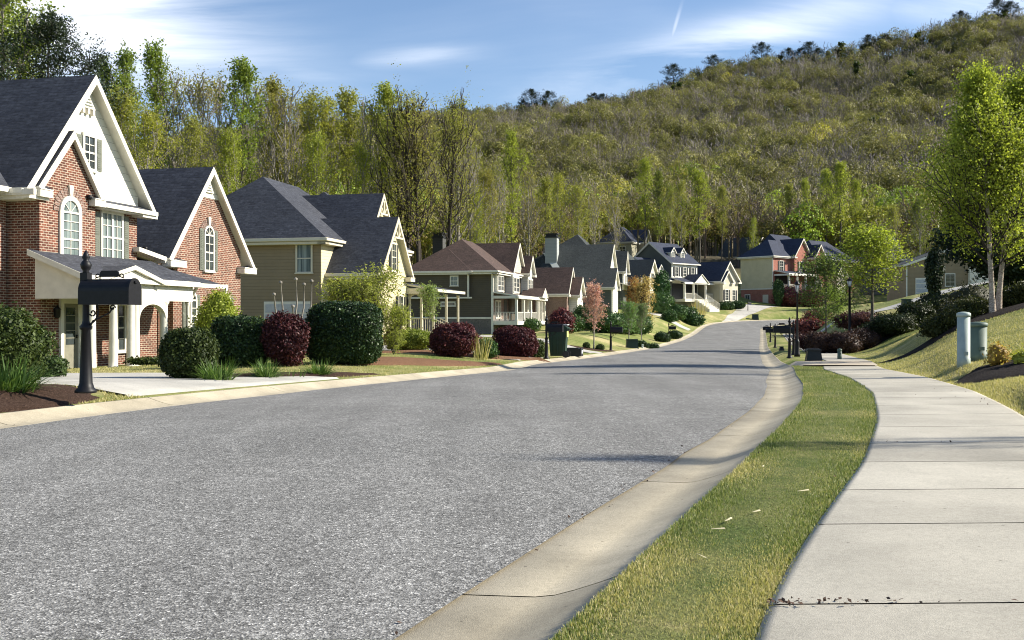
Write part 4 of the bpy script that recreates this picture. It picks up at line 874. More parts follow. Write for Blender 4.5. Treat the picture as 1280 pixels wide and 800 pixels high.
for a, b in ((.9, 3.0), (3.4, 5.6), (6.0, 8.9)): h.rail((2.7, a, 0), (2.7, b, 0), 2.7, .95)
h.rail((.2, .6, 0), (2.6, .6, 0), 2.7, .95)
m = MB(); m.box(-2.0, -.9, -.06, .03, -.6, 1.9); m.build('basement_door', ['cream_trim'], h.root, uv=False)
h.win('s', .04, -5.6, -4.7, .2, 1.9, 2, 2, None, fr=.12)
h.done()

# --- house up the slope behind
h = House('hillside_house', 792, 215, 25, 14.0, 'dark navy roofed house high on the slope above the grey house', roofmat='blue_shingles')
h.hip('taupe_siding', -8.5, -.5, 0, 8, -4, 3.6, 7.2, ov=.4, ra=(-4, 3.5), rb=(-4, 6)); h.gable_x('cream_siding', -4, .5, 5.5, 10, -4, 3.8, 6.8, ov=.4, rake=.4, up='cream_siding', zup=0)
h.win('s', 0, -6, -4.8, 1.4, 2.6, 2, 2, None); h.win('s', 0, -3, -1.8, 1.4, 2.6, 2, 2, None); h.done()
h = House('woodland_house', 940, 235, 40, 13.0, 'grey house half hidden in the trees behind the white dormer house', roofmat='grey_shingles')
h.gable_x('slate_siding', -9, 0, 0, 9, -4, 2.8, 7.6, ov=.5, rake=.5); h.win('s', 0, -5, -3.4, .3, 1.8, 2, 2, None); h.win('f', 0, 3, 4.5, .3, 2, 2, 2, None); h.done()
# --- house on the right above the shrubs
h = House('ranch_house', 1133, 140, 4, 4.8, 'olive sided house with pale garage door half hidden behind the birch trees', roofmat='grey_shingles')
h.gable_y('shaded_tan_siding', 0, 13, 0, 9, -2, 3.9, 6.4, ov=.5)  # darker wall tone stands for less light on this house
g = h.panel('garage_door', 'white_trim', 1.2, 3.7, -.06, -.0, -.6, 2.1)
for k in range(4): h.panel('door_panel', 'garage_door_paint', 1.3, 3.6, -.08, -.065, -.5+.62*k, .02+.62*k, g)
h.panel('corner_board', 'white_trim', -.06, .12, -.05, .0, -2, 3.6); h.panel('white_wall_board', 'white_siding', 8.2, 11.4, -.6, -.02, -1, 3.5); h.win('s', 0, 5.2, 6.4, 1.0, 2.6, 2, 3, None)  # the wide panel is a white wall section, its own siding colour
h.done()
h = House('gable_roofed_house', 1132, 175, -20, 8.5, 'house with grey roof and pale rake board seen above the round yellow green tree', roofmat='grey_shingles')
h.gable_x('slate_siding', -4, 0, 0, 7, -3, 3.0, 7.2, ov=.5, rake=.5); h.win('f', 0, 3, 4.2, .6, 2.2, 2, 2, None); h.done()
# ------------------------------------------------------------------ driveways and beds
def wp(px, py):     # land point seen at a photo pixel near the road level (plan only)
    X, Y = gp(px, py, .12); return (X, Y)
def Lc(Y, o): return (float(XLc(Y))-o, Y)
def Rc(Y, o): return (float(XS1(Y))+o, Y)
for a_, b_, c_, d_ in ((14.5, 16.0, (-26, 18.3), (-25.4, 20.2)), (16.0, 17.5, (-25.4, 20.2), (-24.8, 22.1)), (17.5, 19.0, (-24.8, 22.1), (-24.2, 23.9)), (19.0, 20.6, (-24.2, 23.9), (-23.6, 25.8))):
    drape('driveway', [Lc(a_, -.01), Lc(b_, -.01), d_, c_], 'driveway_concrete', .03, .3)
drape('driveway', [Lc(38.6, 0), Lc(43.0, 0), (-12, 48), (-13, 44)], 'driveway_concrete', .03, .5)
drape('driveway', [Lc(54.0, 0), Lc(56.6, 0), (-4, 74), (-7, 73)], 'driveway_concrete', .03, .8)
drape('driveway', [(float(XLc(143)), 143), (float(XLc(147)), 147), (44, 168), (38, 168)], 'driveway_concrete', .04, 1)
drape('driveway', [(float(XLc(122)), 122), (float(XLc(125)), 125), (16, 133), (14, 130)], 'driveway_concrete', .04, 1)
# right: neighbour's drive crosses verge and pavement, then climbs
drape('driveway', [(float(XRc(29.3)), 29.3), (float(XRc(34.5)), 34.5), (float(XS1(35.5)), 35.5), (float(XS1(28.5)), 28.5)][::-1], 'tan_driveway', .055, .4)
drape('driveway', [Rc(66, 0), Rc(69, 0), (45, 84), (45, 80)][::-1], 'driveway_concrete', .03, .8)
drape('driveway', [Rc(98, 0), Rc(101, 0), (60, 112), (60, 108)][::-1], 'driveway_concrete', .04, 1)
blob('mulch_bed', -6.75, 11.75, 3.0, .86, R(74), 'bark_mulch', 1, .08)
blob('mulch_bed', -4.75, 20.9, 2.7, .55, R(46), 'bark_mulch', 2, .05)
blob('mulch_bed', -2.55, 29.6, 4.0, 1.15, R(62), 'pine_straw', 3, .10)
blob('mulch_bed', -1.0, 39.8, 5.2, 1.0, R(12), 'pine_straw', 4, .08)
blob('mulch_bed', 9.75, 17.9, 2.1, 1.5, R(10), 'dark_mulch', 5, .07)
blob('mulch_bed', 15.3, 33.2, 3.6, 1.1, R(-5), 'dark_mulch', 6, .08)
blob('mulch_bed', 18.8, 56.5, 2.6, 2.4, 0, 'dark_mulch', 7, .08)
blob('mulch_bed', 4.8, 60, 1.5, .9, 0, 'bark_mulch', 8, .06)

# ------------------------------------------------------------------ grass
rg = np.random.default_rng(11)
def scatter_strip(n, Y0, Y1, fx0, fx1, pw):
    u = rg.uniform(0, 1, n); Y = (Y0**(1-pw)+u*(Y1**(1-pw)-Y0**(1-pw)))**(1/(1-pw)) if pw != 1 else Y0*(Y1/Y0)**u
    a = fx0(Y); b = fx1(Y); X = a+(b-a)*rg.uniform(0, 1, n); return X, Y
def grass(name, X, Y, L, wd, mat, label, z=None, lean=.9):
    Z = gz(X, Y) if z is None else z; C = np.stack([X, Y, Z], 1); n = len(X); rg2 = np.random.default_rng(n)
    V, F = blades(C, L, wd, rg2, lean, 1); o = link(name, fastmesh(name, V, F, [mat])); return tag(o, label, 'grass', kind='stuff')
n = 190000; X, Y = scatter_strip(n, 2.6, 30, lambda y: XRc(y)-.01, lambda y: XS0(y)+.02, 1.75)
patch = np.sin(X*3.1+Y*1.3)+np.sin(Y*2.3-X*1.7)+rg.normal(size=n)*.8
Z = zroad(Y)+.096
k = patch < .7
grass('verge_grass', X[k], Y[k], np.clip(.016+.0022*Y[k], 0, .05), .0075, 'grass_blade', 'short green grass on the strip between kerb and sidewalk', Z[k], 1.15)
k = ~k
grass('dry_grass', X[k], Y[k], .024, .0045, 'lawn_blade', 'dry straw coloured grass patches within the kerbside strip', Z[k]+.004, 1.45)
n = 120000; X, Y = scatter_strip(n, 9.5, 60, lambda y: XS1(y), lambda y: np.maximum(y*.56, XS1(y)+1), 1.2)
def outside(X, Y, cx, cy, a, b, rt): c, s_ = math.cos(rt), math.sin(rt); u = (X-cx)*c+(Y-cy)*s_; v = -(X-cx)*s_+(Y-cy)*c; return (u/a)**2+(v/b)**2 > 1
k = outside(X, Y, 9.75, 17.9, 2.05, 1.45, R(10)) & outside(X, Y, 15.3, 33.2, 3.5, 1.05, R(-5)); X, Y = X[k], Y[k]
grass('lawn_grass', X, Y, .05, .010, 'lawn_blade', 'pale dormant lawn grass on the slope right of the sidewalk', None, 1.2)
n = 70000; X, Y = scatter_strip(n, 11, 75, lambda y: np.maximum(-.54*y, -40), lambda y: XLc(y), 1.1)
def outside(X, Y, cx, cy, a, b, rt): c, s_ = math.cos(rt), math.sin(rt); u = (X-cx)*c+(Y-cy)*s_; v = -(X-cx)*s_+(Y-cy)*c; return (u/a)**2+(v/b)**2 > 1
dm = outside(X, Y, -6.75, 11.75, 2.95, .84, R(74)) & outside(X, Y, -4.75, 20.9, 2.6, .5, R(46)) & outside(X, Y, -2.55, 29.6, 3.9, 1.1, R(62)) & outside(X, Y, -1, 39.8, 5.1, .95, R(12))
on_drive = (Y > 14.4+(-X-4)*.19) & (Y < 20.7+(-X-2)*.24); X, Y = X[dm & ~on_drive], Y[dm & ~on_drive]
grass('lawn_grass', X, Y, .05, .011, 'lawn_blade', 'pale lawn grass on the left side front yards', None, 1.2)
# straws, leaves and crumbs lying about
m = MB()
for i in range(6):
    Y = rg.uniform(3.4, 9); x = float(XRc(Y))+rg.uniform(.1, .7); a = rg.uniform(0, 3.14); L = rg.uniform(.02, .045); z = float(zroad(Y))+.135; d = Vector((math.cos(a), math.sin(a), 0)); s_ = Vector((-d.y, d.x, 0))*.005
    p = Vector((x, Y, z)); m.add([p-d*L-s_, p+d*L-s_, p+d*L+s_+Vector((0, 0, .006)), p-d*L+s_], [(0, 1, 2, 3)])
tag(m.build('straw', ['straw'], uv=False), 'loose pale straws lying on the kerbside grass', 'straw', kind='stuff')
C = []
for i in range(200):
    r = rg.uniform()
    if r < .35: Y = rg.choice([3.71, 3.71, 8.62])+rg.normal()*.02; x = float(XS0(Y))+rg.exponential()*.22; z = .130
    elif r < .6: Y = 3+rg.gamma(2, 3); x = float(XR(Y))+rg.normal()*.05; z = .006
    elif r < .8: Y = 3+rg.gamma(2, 4); x = float(XRc(Y))+rg.uniform(0, 1)*float(XS0(Y)-XRc(Y)); z = .12
    elif r < .9: Y = rg.uniform(12, 16); x = float(XS1(Y))-abs(rg.normal())*.3; z = .142
    else: Y = rg.uniform(10, 30); x = float(XL(Y))+rg.normal()*.1; z = .02
    C.append((x, Y, float(zroad(Y))+z))
V, F = leaf_quads(np.array(C), .013, rg, up=2.5); V[:, 2] += .004
tag(link('leaf_litter', fastmesh('leaf_litter', V, F, ['dead_leaf'])), 'dead brown leaf bits scattered along the kerb and pavement joints', 'leaf litter', kind='stuff')

# ------------------------------------------------------------------ street furniture
def arc(c, r, a0, a1, n=14, plane='xz', shrink=1.0):
    out_ = []
    for i in range(n+1):
        t = i/n; a = R(a0+(a1-a0)*t); rr = r*(1+(shrink-1)*t); out_.append((c[0]+rr*math.cos(a), c[1], c[2]+rr*math.sin(a)))
    return out_
def mailbox(pos, H, rz, label, group, detail=True, box_dir=1):
    """black ornamental mailbox; the box reaches out along local +x"""
    e = tag(empty('mailbox', pos, rz), label, 'mailbox', group); k = H/1.78
    m = MB(); m.lathe([(.135*k, 0), (.135*k, .03*k), (.10*k, .06*k), (.088*k, .10*k), (.080*k, .12*k), (.055*k, .78*k), (.075*k, .80*k), (.078*k, .83*k), (.05*k, .86*k), (.042*k, .9*k), (.040*k, 1.34*k), (.055*k, 1.36*k), (.055*k, 1.39*k)], 16, (0, 0, 0), 0, .07); m.build('post', ['black_iron'], e, uv=False)
    m = MB(); m.box(-.05*k, .05*k, -.05*k, .05*k, 1.36*k, 1.50*k); m.lathe([(.05*k, 0), (.035*k, .03*k), (.06*k, .07*k), (.07*k, .11*k), (.05*k, .15*k), (.03*k, .17*k), (.05*k, .20*k), (.03*k, .25*k), (.008*k, .29*k)], 12, (0, 0, 1.49*k)); m.build('finial', ['black_iron'], e, uv=False)
    m = MB(); L0, L1, w_, zb, zs, zt = -.02*k, .66*k, .135*k, 1.10*k, 1.27*k, 1.42*k
    pr = [(-w_, zb), (w_, zb), (w_, zs)] + [(w_*math.cos(R(a)), zs+(zt-zs)*math.sin(R(a))) for a in range(15, 180, 15)] + [(-w_, zs)]
    m.prism([(L0, y, z) for y, z in pr], (L1-L0, 0, 0)); b = m.build('box', ['black_iron'], e, uv=False)
    m = MB(); pr2 = [(y*1.06, zb+(z-zb)*1.04-.004) for y, z in pr]; m.prism([(L1+.002, y, z) for y, z in pr2], (.022*k, 0, 0)); m.box(L1+.024*k, L1+.045*k, -.03*k, .03*k, zt-.055*k, zt-.03*k); m.build('door', ['black_iron'], b, uv=False)
    m = MB(); m.box(L1-.22*k, L1-.03*k, -w_-.022*k, -w_-.012*k, zs-.01*k, zs+.012*k) if False else m.box(.40*k, .42*k, w_+.004, w_+.012, zs-.02*k, zs+.14*k); m.build('flag', ['black_iron'], b, uv=False)
    if detail:
        m = MB(); m.tube(arc((.0, 0, 1.02*k), .17*k, -88, 28, 12), .011*k, 6); m.tube(arc((.095*k, 0, 1.0*k), .045*k, 200, 560, 14, shrink=.35), .010*k, 6)
        m.tube([(.04*k, 0, .80*k), (.10*k, 0, .90*k), (.22*k, 0, .95*k), (.33*k, 0, 1.0*k), (.37*k, 0, 1.06*k)], .011*k, 6); m.tube(arc((.37*k, 0, 1.06*k), .04*k, 0, 400, 14, shrink=.3), .009*k, 6); m.build('scroll_bracket', ['black_iron'], e, uv=False)
        m = MB(); q = [(-.12*k, -.0), (.12*k, 0)]
        hexp = [(.20*k, 1.475*k), (.22*k, 1.445*k), (.44*k, 1.445*k), (.46*k, 1.475*k), (.46*k, 1.495*k), (.44*k, 1.525*k), (.22*k, 1.525*k), (.20*k, 1.495*k)]; m.prism([(x, -.012*k, z) for x, z in hexp], (0, .024*k, 0)); pl = m.build('name_plate', ['black_iron'], e, uv=False)
        m = MB(); m.tube(arc((.16*k, 0, 1.455*k), .035*k, -20, 300, 12, shrink=.4), .008*k, 5); m.tube(arc((.50*k, 0, 1.455*k), .035*k, 200, -120, 12, shrink=.4), .008*k, 5); m.tube([(.13*k, 0, 1.43*k), (.22*k, 0, 1.46*k)], .008*k, 5); m.tube([(.53*k, 0, 1.43*k), (.44*k, 0, 1.46*k)], .008*k, 5); m.build('scroll', ['black_iron'], pl, uv=False)
    return e
GM = 'black mailboxes along the kerb'
rs = lambda Y: -math.atan(float(slope(XR, Y)))   # street turned so +x is square to the road
mailbox((-5.45, 13.1, max(.22, g1(-5.45, 13.1)+.02)), 1.82, rs(13)+.12, 'large black scrolled iron mailbox nearest the viewer in front of the brick house', GM)
mailbox(at(683, 42), 1.80, rs(42), 'black mailbox on post just left of the green wheeled bin', GM)
mailbox(at(763.5, 60.5), 1.8, rs(60), 'black mailbox standing alone on the lawn between bin and green utility box', GM)
mailbox(at(836, 96), 1.75, rs(96), 'small black mailbox beside the low dark kerbside shrubs at left of road', GM)
mailbox(at(874, 134), 1.7, rs(134), 'tiny far mailbox near the left kerb below the dormer house steps', GM, False)
mailbox(Vector((36.4, 158, g1(36.4, 158))), 1.6, .5, 'tiny mailbox on the sunny lawn beyond the bend', GM, False)
mailbox(at(987, 43), 1.72, math.pi+rs(43), 'black mailbox on post just left of the front street lamp on the right', GM)
mailbox(at(969, 72), 1.72, math.pi+rs(72), 'thin black mailbox post between the two dark mailbox clusters right of road', GM)
mailbox(at(963, 92), 1.75, math.pi+rs(92), 'farthest black mailbox of the right hand kerb cluster', GM)
mailbox(at(992, 50), 1.70, math.pi+rs(60), 'black mailbox behind the lamp side mailbox on the right verge', GM)

def street_lamp(pos, H, label, k_=1.0, hk=1.0, group='black street lamps'):
    e = tag(empty('street_lamp', pos), label, 'street lamp', group)
    m = MB(); m.lathe([(r_*k_, z_) for r_, z_ in [(.16, 0), (.16, .12), (.13, .18), (.115, .62), (.13, .68), (.085, .74), (.06, .82), (.042, H-.55), (.06, H-.53), (.035, H-.50), (.07, H-.44)]], 14, (0, 0, 0), 0, .05); m.build('pole', ['black_iron'], e, uv=False)
    m = MB()
    for a in range(4):
        c, s_ = math.cos(a*math.pi/2+.785), math.sin(a*math.pi/2+.785); m.tube([(c*.09*hk, s_*.09*hk, H-.44), (c*.15*hk, s_*.15*hk, H-.12)], .010, 5)
    m.lathe([(.22*hk, 0), (.17*hk, .06), (.06, .15), (.02, .17), (.03, .2), (0, .24)], 8, (0, 0, H-.12)); m.build('lantern_frame', ['black_iron'], e, uv=False)
    m = MB(); m.lathe([(.085*hk, 0), (.15*hk, .32)], 8, (0, 0, H-.44)); m.build('lantern_glass', ['lamp_glass'], e, uv=False); return e
street_lamp(at(996.5, 46), 3.35, 'black street lamp on the verge right beside the mailbox cluster', .85, .62)
street_lamp(at(1062, 60), 3.95, 'taller black street lamp with pale lantern on the lawn behind red tipped shrubs', 1.5, 1.0)

# wheeled bin, tub, boxes, pedestals
e = tag(empty('wheeled_bin', at(698, 45), R(-10)), 'dark green wheeled rubbish bin standing beside the mailbox on left kerb', 'bin'); e.scale = (1.22, 1.22, 1.25)
m = MB(); b0, b1 = .26, .33; vs = [(-b0, -b0, .06), (b0, -b0, .06), (b0, b0, .06), (-b0, b0, .06), (-b1, -b1, 1.0), (b1, -b1, 1.0), (b1, b1, 1.0), (-b1, b1, 1.0)]
m.add(vs, [(0, 3, 2, 1), (4, 5, 6, 7), (0, 1, 5, 4), (1, 2, 6, 5), (2, 3, 7, 6), (3, 0, 4, 7)]); m.box(-.36, .36, -.36, .36, .93, 1.0)
for x in (-.2, 0, .2): m.box(x-.02, x+.02, -.325, -.30, .15, .9)
m.build('body', ['bin_green'], e, uv=False)
m = MB(); m.prism([(-.37, -.37, 1.003), (.37, -.37, 1.003), (.37, -.37, 1.05), (.2, -.37, 1.13), (-.2, -.37, 1.13), (-.37, -.37, 1.05)], (0, .74, 0)); m.build('lid', ['bin_green'], e, uv=False)
m = MB(); m.tube([(.42, -.3, 1.0), (.42, .3, 1.0)], .022, 6); m.box(.36, .44, -.3, -.26, .98, 1.02); m.box(.36, .44, .26, .3, .98, 1.02); m.build('handle', ['bin_green'], e, uv=False)
for sy in (-1, 1): m = MB(); m.prism([(.30+.12*math.cos(R(a)), sy*.30, .12+.12*math.sin(R(a))) for a in range(0, 360, 30)], (0, sy*.05, 0)); m.build('wheel', ['tub_black'], e, uv=False)
m = MB(); m.box(.337, .343, -.28, .2, .72, .95); m.build('sticker', ['sticker_yellow'], e, uv=False)
m = MB(); m.box(.02, .36, -.30, .3, 1.135, 1.16); m.build('lid_plate', ['bin_lid_pale'], e, uv=False)
e = tag(empty('storage_tub', at(716, 48), R(-14)), 'black plastic recycling tub lying on its side beside the green bin', 'tub'); e.scale = (1.25, 1.25, 1.1)
m = MB(); m.prism([(-.30, -.2, 0), (.30, -.2, 0), (.34, -.2, .30), (.2, -.2, .36), (-.22, -.2, .36), (-.32, -.2, .28)], (0, .42, 0)); m.build('body', ['tub_black'], e, uv=False)
m = MB(); m.box(.305, .35, -.24, .26, -.0, .36); m.build('rim', ['tub_black'], e, uv=False); m = MB(); m.box(.352, .36, -.1, .12, .12, .26); m.build('sticker', ['bin_lid_pale'], e, uv=False)
def util_box(pos, rz, w_, d_, h_, mat, label, group=None):
    e = tag(empty('utility_box', pos, rz), label, 'utility box', group); m = MB(); t = .06
    m.add([(-w_/2, -d_/2, -.05), (w_/2, -d_/2, -.05), (w_/2, d_/2, -.05), (-w_/2, d_/2, -.05), (-w_/2+t, -d_/2+t, h_*.86), (w_/2-t, -d_/2+t, h_*.86), (w_/2-t, d_/2-t, h_*.86), (-w_/2+t, d_/2-t, h_*.86)], [(0, 3, 2, 1), (4, 5, 6, 7), (0, 1, 5, 4), (1, 2, 6, 5), (2, 3, 7, 6), (3, 0, 4, 7)]); m.build('cabinet', [mat], e, uv=False)
    m = MB(); m.prism([(-w_/2+.02, -d_/2+.01, h_*.862), (w_/2-.02, -d_/2+.01, h_*.862), (w_/2-.06, -d_/2+.01, h_), (-w_/2+.06, -d_/2+.01, h_)], (0, d_-.02, 0)); m.build('lid', [mat], e, uv=False); return e
util_box(at(790, 70.5), 0, .84, .75, .62, 'utility_green', 'low dark green utility box on the lawn left of the road')
p = at(1017, 37.5); util_box(p, -.15, .58, .55, .44, 'tub_black', 'low black utility box at the pavement edge by the tan driveway')
p = at(977, 62); util_box(p, 0, .30, .3, .25, 'tub_black', 'tiny black utility box on the verge behind the front mailbox')
util_box(at(944, 150), 0, .9, .8, .8, 'utility_green', 'dark utility box beside the tiny mailbox on far lawn')
util_box(at(1133, 97), 0, .8, .8, .8, 'utility_green', 'small dark utility box far up the right hand lawn')
def pedestal(px, Y, r, H, mat, label, square=False):
    e = tag(empty('pedestal', at(px, Y)), label, 'utility pedestal'); m = MB()
    m.lathe([(r*1.02, -.05), (r*1.02, .14), (r*.98, .145), (r*.98, H-.09)], 28); m.build('shaft', [mat], e, uv=False)
    m = MB(); m.lathe([(r*1.06, 0), (r*1.09, .03), (r*1.06, .065), (r*.8, .085), (r*.3, .095), (0, .097)] if not square else [(r*1.0, 0), (r*1.0, .05), (r*.93, .085), (r*.7, .11), (0, .12)], 28, (0, 0, H-.088)); m.build('cap', [mat], e, uv=False)
    m = MB(); m.box(-r*.3, r*.3, -r*1.05, -r*.9, .2, .27); m.build('latch', [mat], e, uv=False); return e
pedestal(1204.5, 20.0, .122, 1.04, 'pedestal_pale', 'tall pale grey green utility pedestal beside the sidewalk')
pedestal(1222.5, 20.4, .17, .76, 'pedestal_green', 'shorter and wider dark green utility pedestal behind the pale one')
pedestal(1049.5, 40, .085, .42, 'pedestal_green', 'small grey green utility pedestal on the lawn beyond the tan driveway')
pedestal(803, 72.5, .07, .45, 'pedestal_pale', 'little pale marker post beside the green utility box on left lawn')

# ------------------------------------------------------------------ shrubs and plants
DG = 'hedge_leaf'
shrub('ball_shrub', at(237, 19.0), 1.02, 1.0, .93, 'ball_leaf', 'rounded olive green ball shrub with daylilies at its foot by the driveway', 16000, .036, 1, (.62, .66, .6), p=2.3, amp=.06, fuzz=.025)
shrub('clipped_hedge', at(303, 25.2), 1.5, 1.3, 1.22, DG, 'dark green clipped hedge touching the dark maroon shrub', 22000, .04, 2, p=2.8, amp=.06, fuzz=.026)
shrub('maroon_shrub', at(357, 24.8), 1.12, 1.0, 1.22, 'maroon_leaf', 'dark maroon flared shrub between the two clipped green hedges', 16000, .04, 3, (.7, .75, .75), p=2.5, amp=.10, fuzz=.04, taper=.3)
shrub('clipped_hedge', at(431, 26), 1.82, 1.5, 1.52, DG, 'big square clipped dark green hedge', 30000, .04, 4, p=4.2, amp=.04, fuzz=.026)
shrub('maroon_shrub', at(567, 38), 1.68, 1.4, 1.22, 'maroon_leaf', 'left one of two round maroon shrubs near the green bin', 12000, .05, 5, p=2.4, amp=.09, fuzz=.045)
shrub('maroon_shrub', at(643.5, 41), 1.78, 1.5, 1.24, 'maroon_leaf', 'right one of two round maroon shrubs near the green bin', 12000, .05, 6, (.85, .9, .9), p=2.5, amp=.06, fuzz=.03)
shrub('green_bush', at(2, 15.5), 1.25, 1.2, 1.08, 'ball_leaf', 'shaggy olive bush at the left picture edge beside the brick house', 20000, .036, 7, (.8, .85, .7), p=2.1, amp=.13, fuzz=.05)
shrub('green_bush', at(55, 19.5), .78, .7, .42, 'ball_leaf', 'low leafy bush below the door of the brick house', 8000, .04, 8, (.7, .85, .8), p=2.2, amp=.12, fuzz=.04)
shrub('green_bush', at(333, 33), 1.75, 1.5, 1.25, 'golden_leaf', 'fluffy yellow green bush behind the dark clipped hedge', 14000, .045, 9, (.5, .6, .6), p=2.1, amp=.12, fuzz=.07)
shrub('golden_shrub', at(271, 34), 1.15, .9, 2.3, 'golden_leaf', 'upright golden green shrub against the brick garage wall', 15000, .055, 10, (.85, .95, .9), p=1.9, amp=.22, fuzz=.10, taper=-.5)
shrub('green_bush', at(515, 40), 1.6, 1.2, .82, 'golden_leaf', 'low lime topped bush left of the round maroon shrubs', 10000, .05, 11, (.55, .65, .6), p=2.3, amp=.12, fuzz=.05)
shrub('green_bush', at(607, 39), .8, .7, .7, DG, 'small dark bush between the two round maroon shrubs', 5000, .05, 12, (1.6, 1.8, 1.6), p=2.2, amp=.15, fuzz=.06)
shrub('green_bush', at(672, 43), .6, .6, .7, 'ball_leaf', 'small olive bush at the right of the round maroon shrubs', 4000, .05, 13, p=2.2, amp=.15, fuzz=.06)
shrub('low_hedge', at(217, 31), 2.4, .5, .22, 'ball_leaf', 'low strip of clipped bushes at the foot of the porch columns', 7000, .05, 14, p=2.6, amp=.1, fuzz=.04)
shrub('red_leaf_shrub', at(494, 42), .9, .8, .8, 'maroon_leaf', 'thin reddish shrub beside the lime topped bush', 2500, .05, 15, (1.6, 1.6, 1.2), p=2.1, amp=.2, fuzz=.12)
# bay tree shaped clump in front of the tan house
tree('weeping_tree', 'bush_tree', 0, at(448, 36), 3.0, 'feathery light green multi stemmed small tree behind the big square hedge', color=(1.0, .98, .7), wide=1.5)
tree('weeping_tree', 'bush_tree', 0, at(492, 37), 1.9, 'feathery low green tree at the corner of the tan house', color=(1.05, 1.05, .7), wide=1.2)
tree('airy_tree', 'small', 0, at(537, 58), 3.0, 'thin airy young tree beside the tan house porch steps', color=(.42, .95, .35), wide=1.3)
# pruned crepe myrtle stubs
m = MB(); pr_ = random.Random(5)
for i, (dx, hh) in enumerate(((-.48, 1.9), (-.30, 2.25), (.05, 1.55), (.12, 2.35), (.35, 2.2), (.56, 2.3))):
    m.tube([(dx*.35, 0, 0), (dx*.6, .05*i-.1, hh*.4), (dx*.9+pr_.uniform(-.05, .05), .06*i-.1, hh*.7), (dx, .06*i-.12, hh)], [.034, .03, .026, .022], 7); m.lathe([(.03, 0), (.055, .03), (.05, .08), (.0, .1)], 7, (dx, .06*i-.12, hh-.03))
tag(m.build('pruned_tree', ['pale_bark'], uv=False, loc=at(364, 30)), 'bare hard pruned pale stems standing behind the maroon shrub', 'tree')
clump_plant('daylily', at(10, 13.2), 'big strappy green daylily clump at the left edge by the large mailbox', 300, .62, .024, .32, droop=.55, seed=1)
clump_plant('daylily', at(272, 18.4), 'daylily clump at the right foot of the ball shrub', 240, .50, .02, .26, droop=.5, seed=2)
clump_plant('daylily', at(333, 20.0), 'daylily clump in front of the maroon flared shrub', 220, .46, .02, .2, droop=.55, seed=3)
clump_plant('daylily', at(366, 20.6), 'thin sparse strappy plant between two daylily clumps', 40, .26, .016, .25, droop=.5, seed=4, color=(.8, .8, .6))
clump_plant('daylily', at(399, 21.4), 'daylily clump in front of the big square hedge', 220, .46, .02, .2, droop=.55, seed=5)
clump_plant('tall_grass', at(601, 37.5), 'pale upright ornamental grass between the round maroon shrubs', 60, 1.0, .02, .25, 'lawn_blade', .35, .1, 6, color=(1, 1, .9))
clump_plant('pampas_grass', at(873, 138), 'pale feathery pampas grass beside the dormer house shrubs', 110, 3.2, .09, .7, 'lawn_blade', .5, .1, 7, color=(1.1, 1.05, 1.0))
shrub('red_leaf_plant', at(1247, 18.8), .40, .36, .42, 'amber_leaf', 'small yellow and red leaved plant in the dark mulch right of the pedestals', 700, .04, 20, (.9, .85, .5), p=2.0, amp=.2, fuzz=.05)
shrub('yellow_plant', at(1281, 18.2), .35, .3, .3, 'golden_leaf', 'small yellow leaved plant at the right picture edge', 500, .04, 21, p=2.0, amp=.2, fuzz=.05)
# right hand beds
def row(name, items, mat, label_fmt, n=5000, leaf=.06, color=(1, 1, 1), group=None, **k):
    for i, (px, Y, w_, h_, lab) in enumerate(items): shrub(name, at(px, Y), w_, w_*.85, h_, mat, lab, n, leaf, 100+i+int(px), color, group, **k)
GR = 'loose olive shrubs under the birch trees'
row('olive_shrub', [(1172, 33.5, 1.0, .65, 'olive shrub at the lower left end of the birch bed'), (1192, 33.2, .9, .62, 'olive shrub second from the left in the birch bed'), (1216, 33.8, 1.15, .68, 'widest olive shrub just left of the birch trunks'), (1262, 34.2, 1.0, .66, 'olive shrub just right of the birch trunks'), (1287, 34, 1.1, .7, 'olive shrub cut by the right picture edge')], 'ball_leaf', '', 6000, .045, (.75, .62, .5), GR, amp=.14, fuzz=.06)
row('dark_shrub', [(1092, 56, 1.8, 1.0, 'dark shrub at the left end of the slope hedge above the lawn'), (1118, 55, 2.2, 1.15, 'dark shrub of the slope hedge with sunlit rim, second from left'), (1146, 56, 2.0, 1.25, 'tall dark shrub in the middle of the slope hedge'), (1172, 57, 2.0, 1.3, 'dark shrub at the right end of the slope hedge')], 'ball_leaf', '', 6000, .07, (.40, .42, .4), 'dark shrubs of the slope hedge', amp=.12, fuzz=.07)
row('bare_shrub', [(1215, 52, 2.2, 1.7, 'twiggy grey brown shrub behind the left birch trunk'), (1192, 50, 1.4, 1.1, 'low twiggy shrub left of the birch bed')], 'ball_leaf', '', 5000, .06, (.55, .42, .55), 'twiggy grey brown shrubs', amp=.15, fuzz=.2)
row('conifer', [(1168, 80, 1.6, 4.0, 'narrow dark conifer beside the pale garage door')], 'needle_leaf', '', 6000, .14, (1, 1, 1), None, p=2.0, amp=.1, fuzz=.12, taper=.6)
shrub('evergreen_mass', at(1290, 60), 10, 5, 5.5, 'needle_leaf', 'large dark evergreen thicket behind the birches at the right edge', 16000, .16, 77, (.9, .9, .9), amp=.15, fuzz=.25)
row('red_tip_shrub', [(1024, 54, 1.4, 1.05, 'dark shrub nearest the lamp in the red tipped shrub bed'), (1040, 56, 1.1, .95, 'small green shrub in the middle of the red tipped shrub bed'), (1056, 53.5, 1.6, 1.1, 'widest dark shrub of the red tipped shrub bed'), (1078, 54.5, 1.5, 1.1, 'red tipped shrub at the right end of its bed')], 'maroon_leaf', '', 5500, .06, (.55, 1.1, .7), 'red tipped shrubs right of the lamp', amp=.14, fuzz=.07)
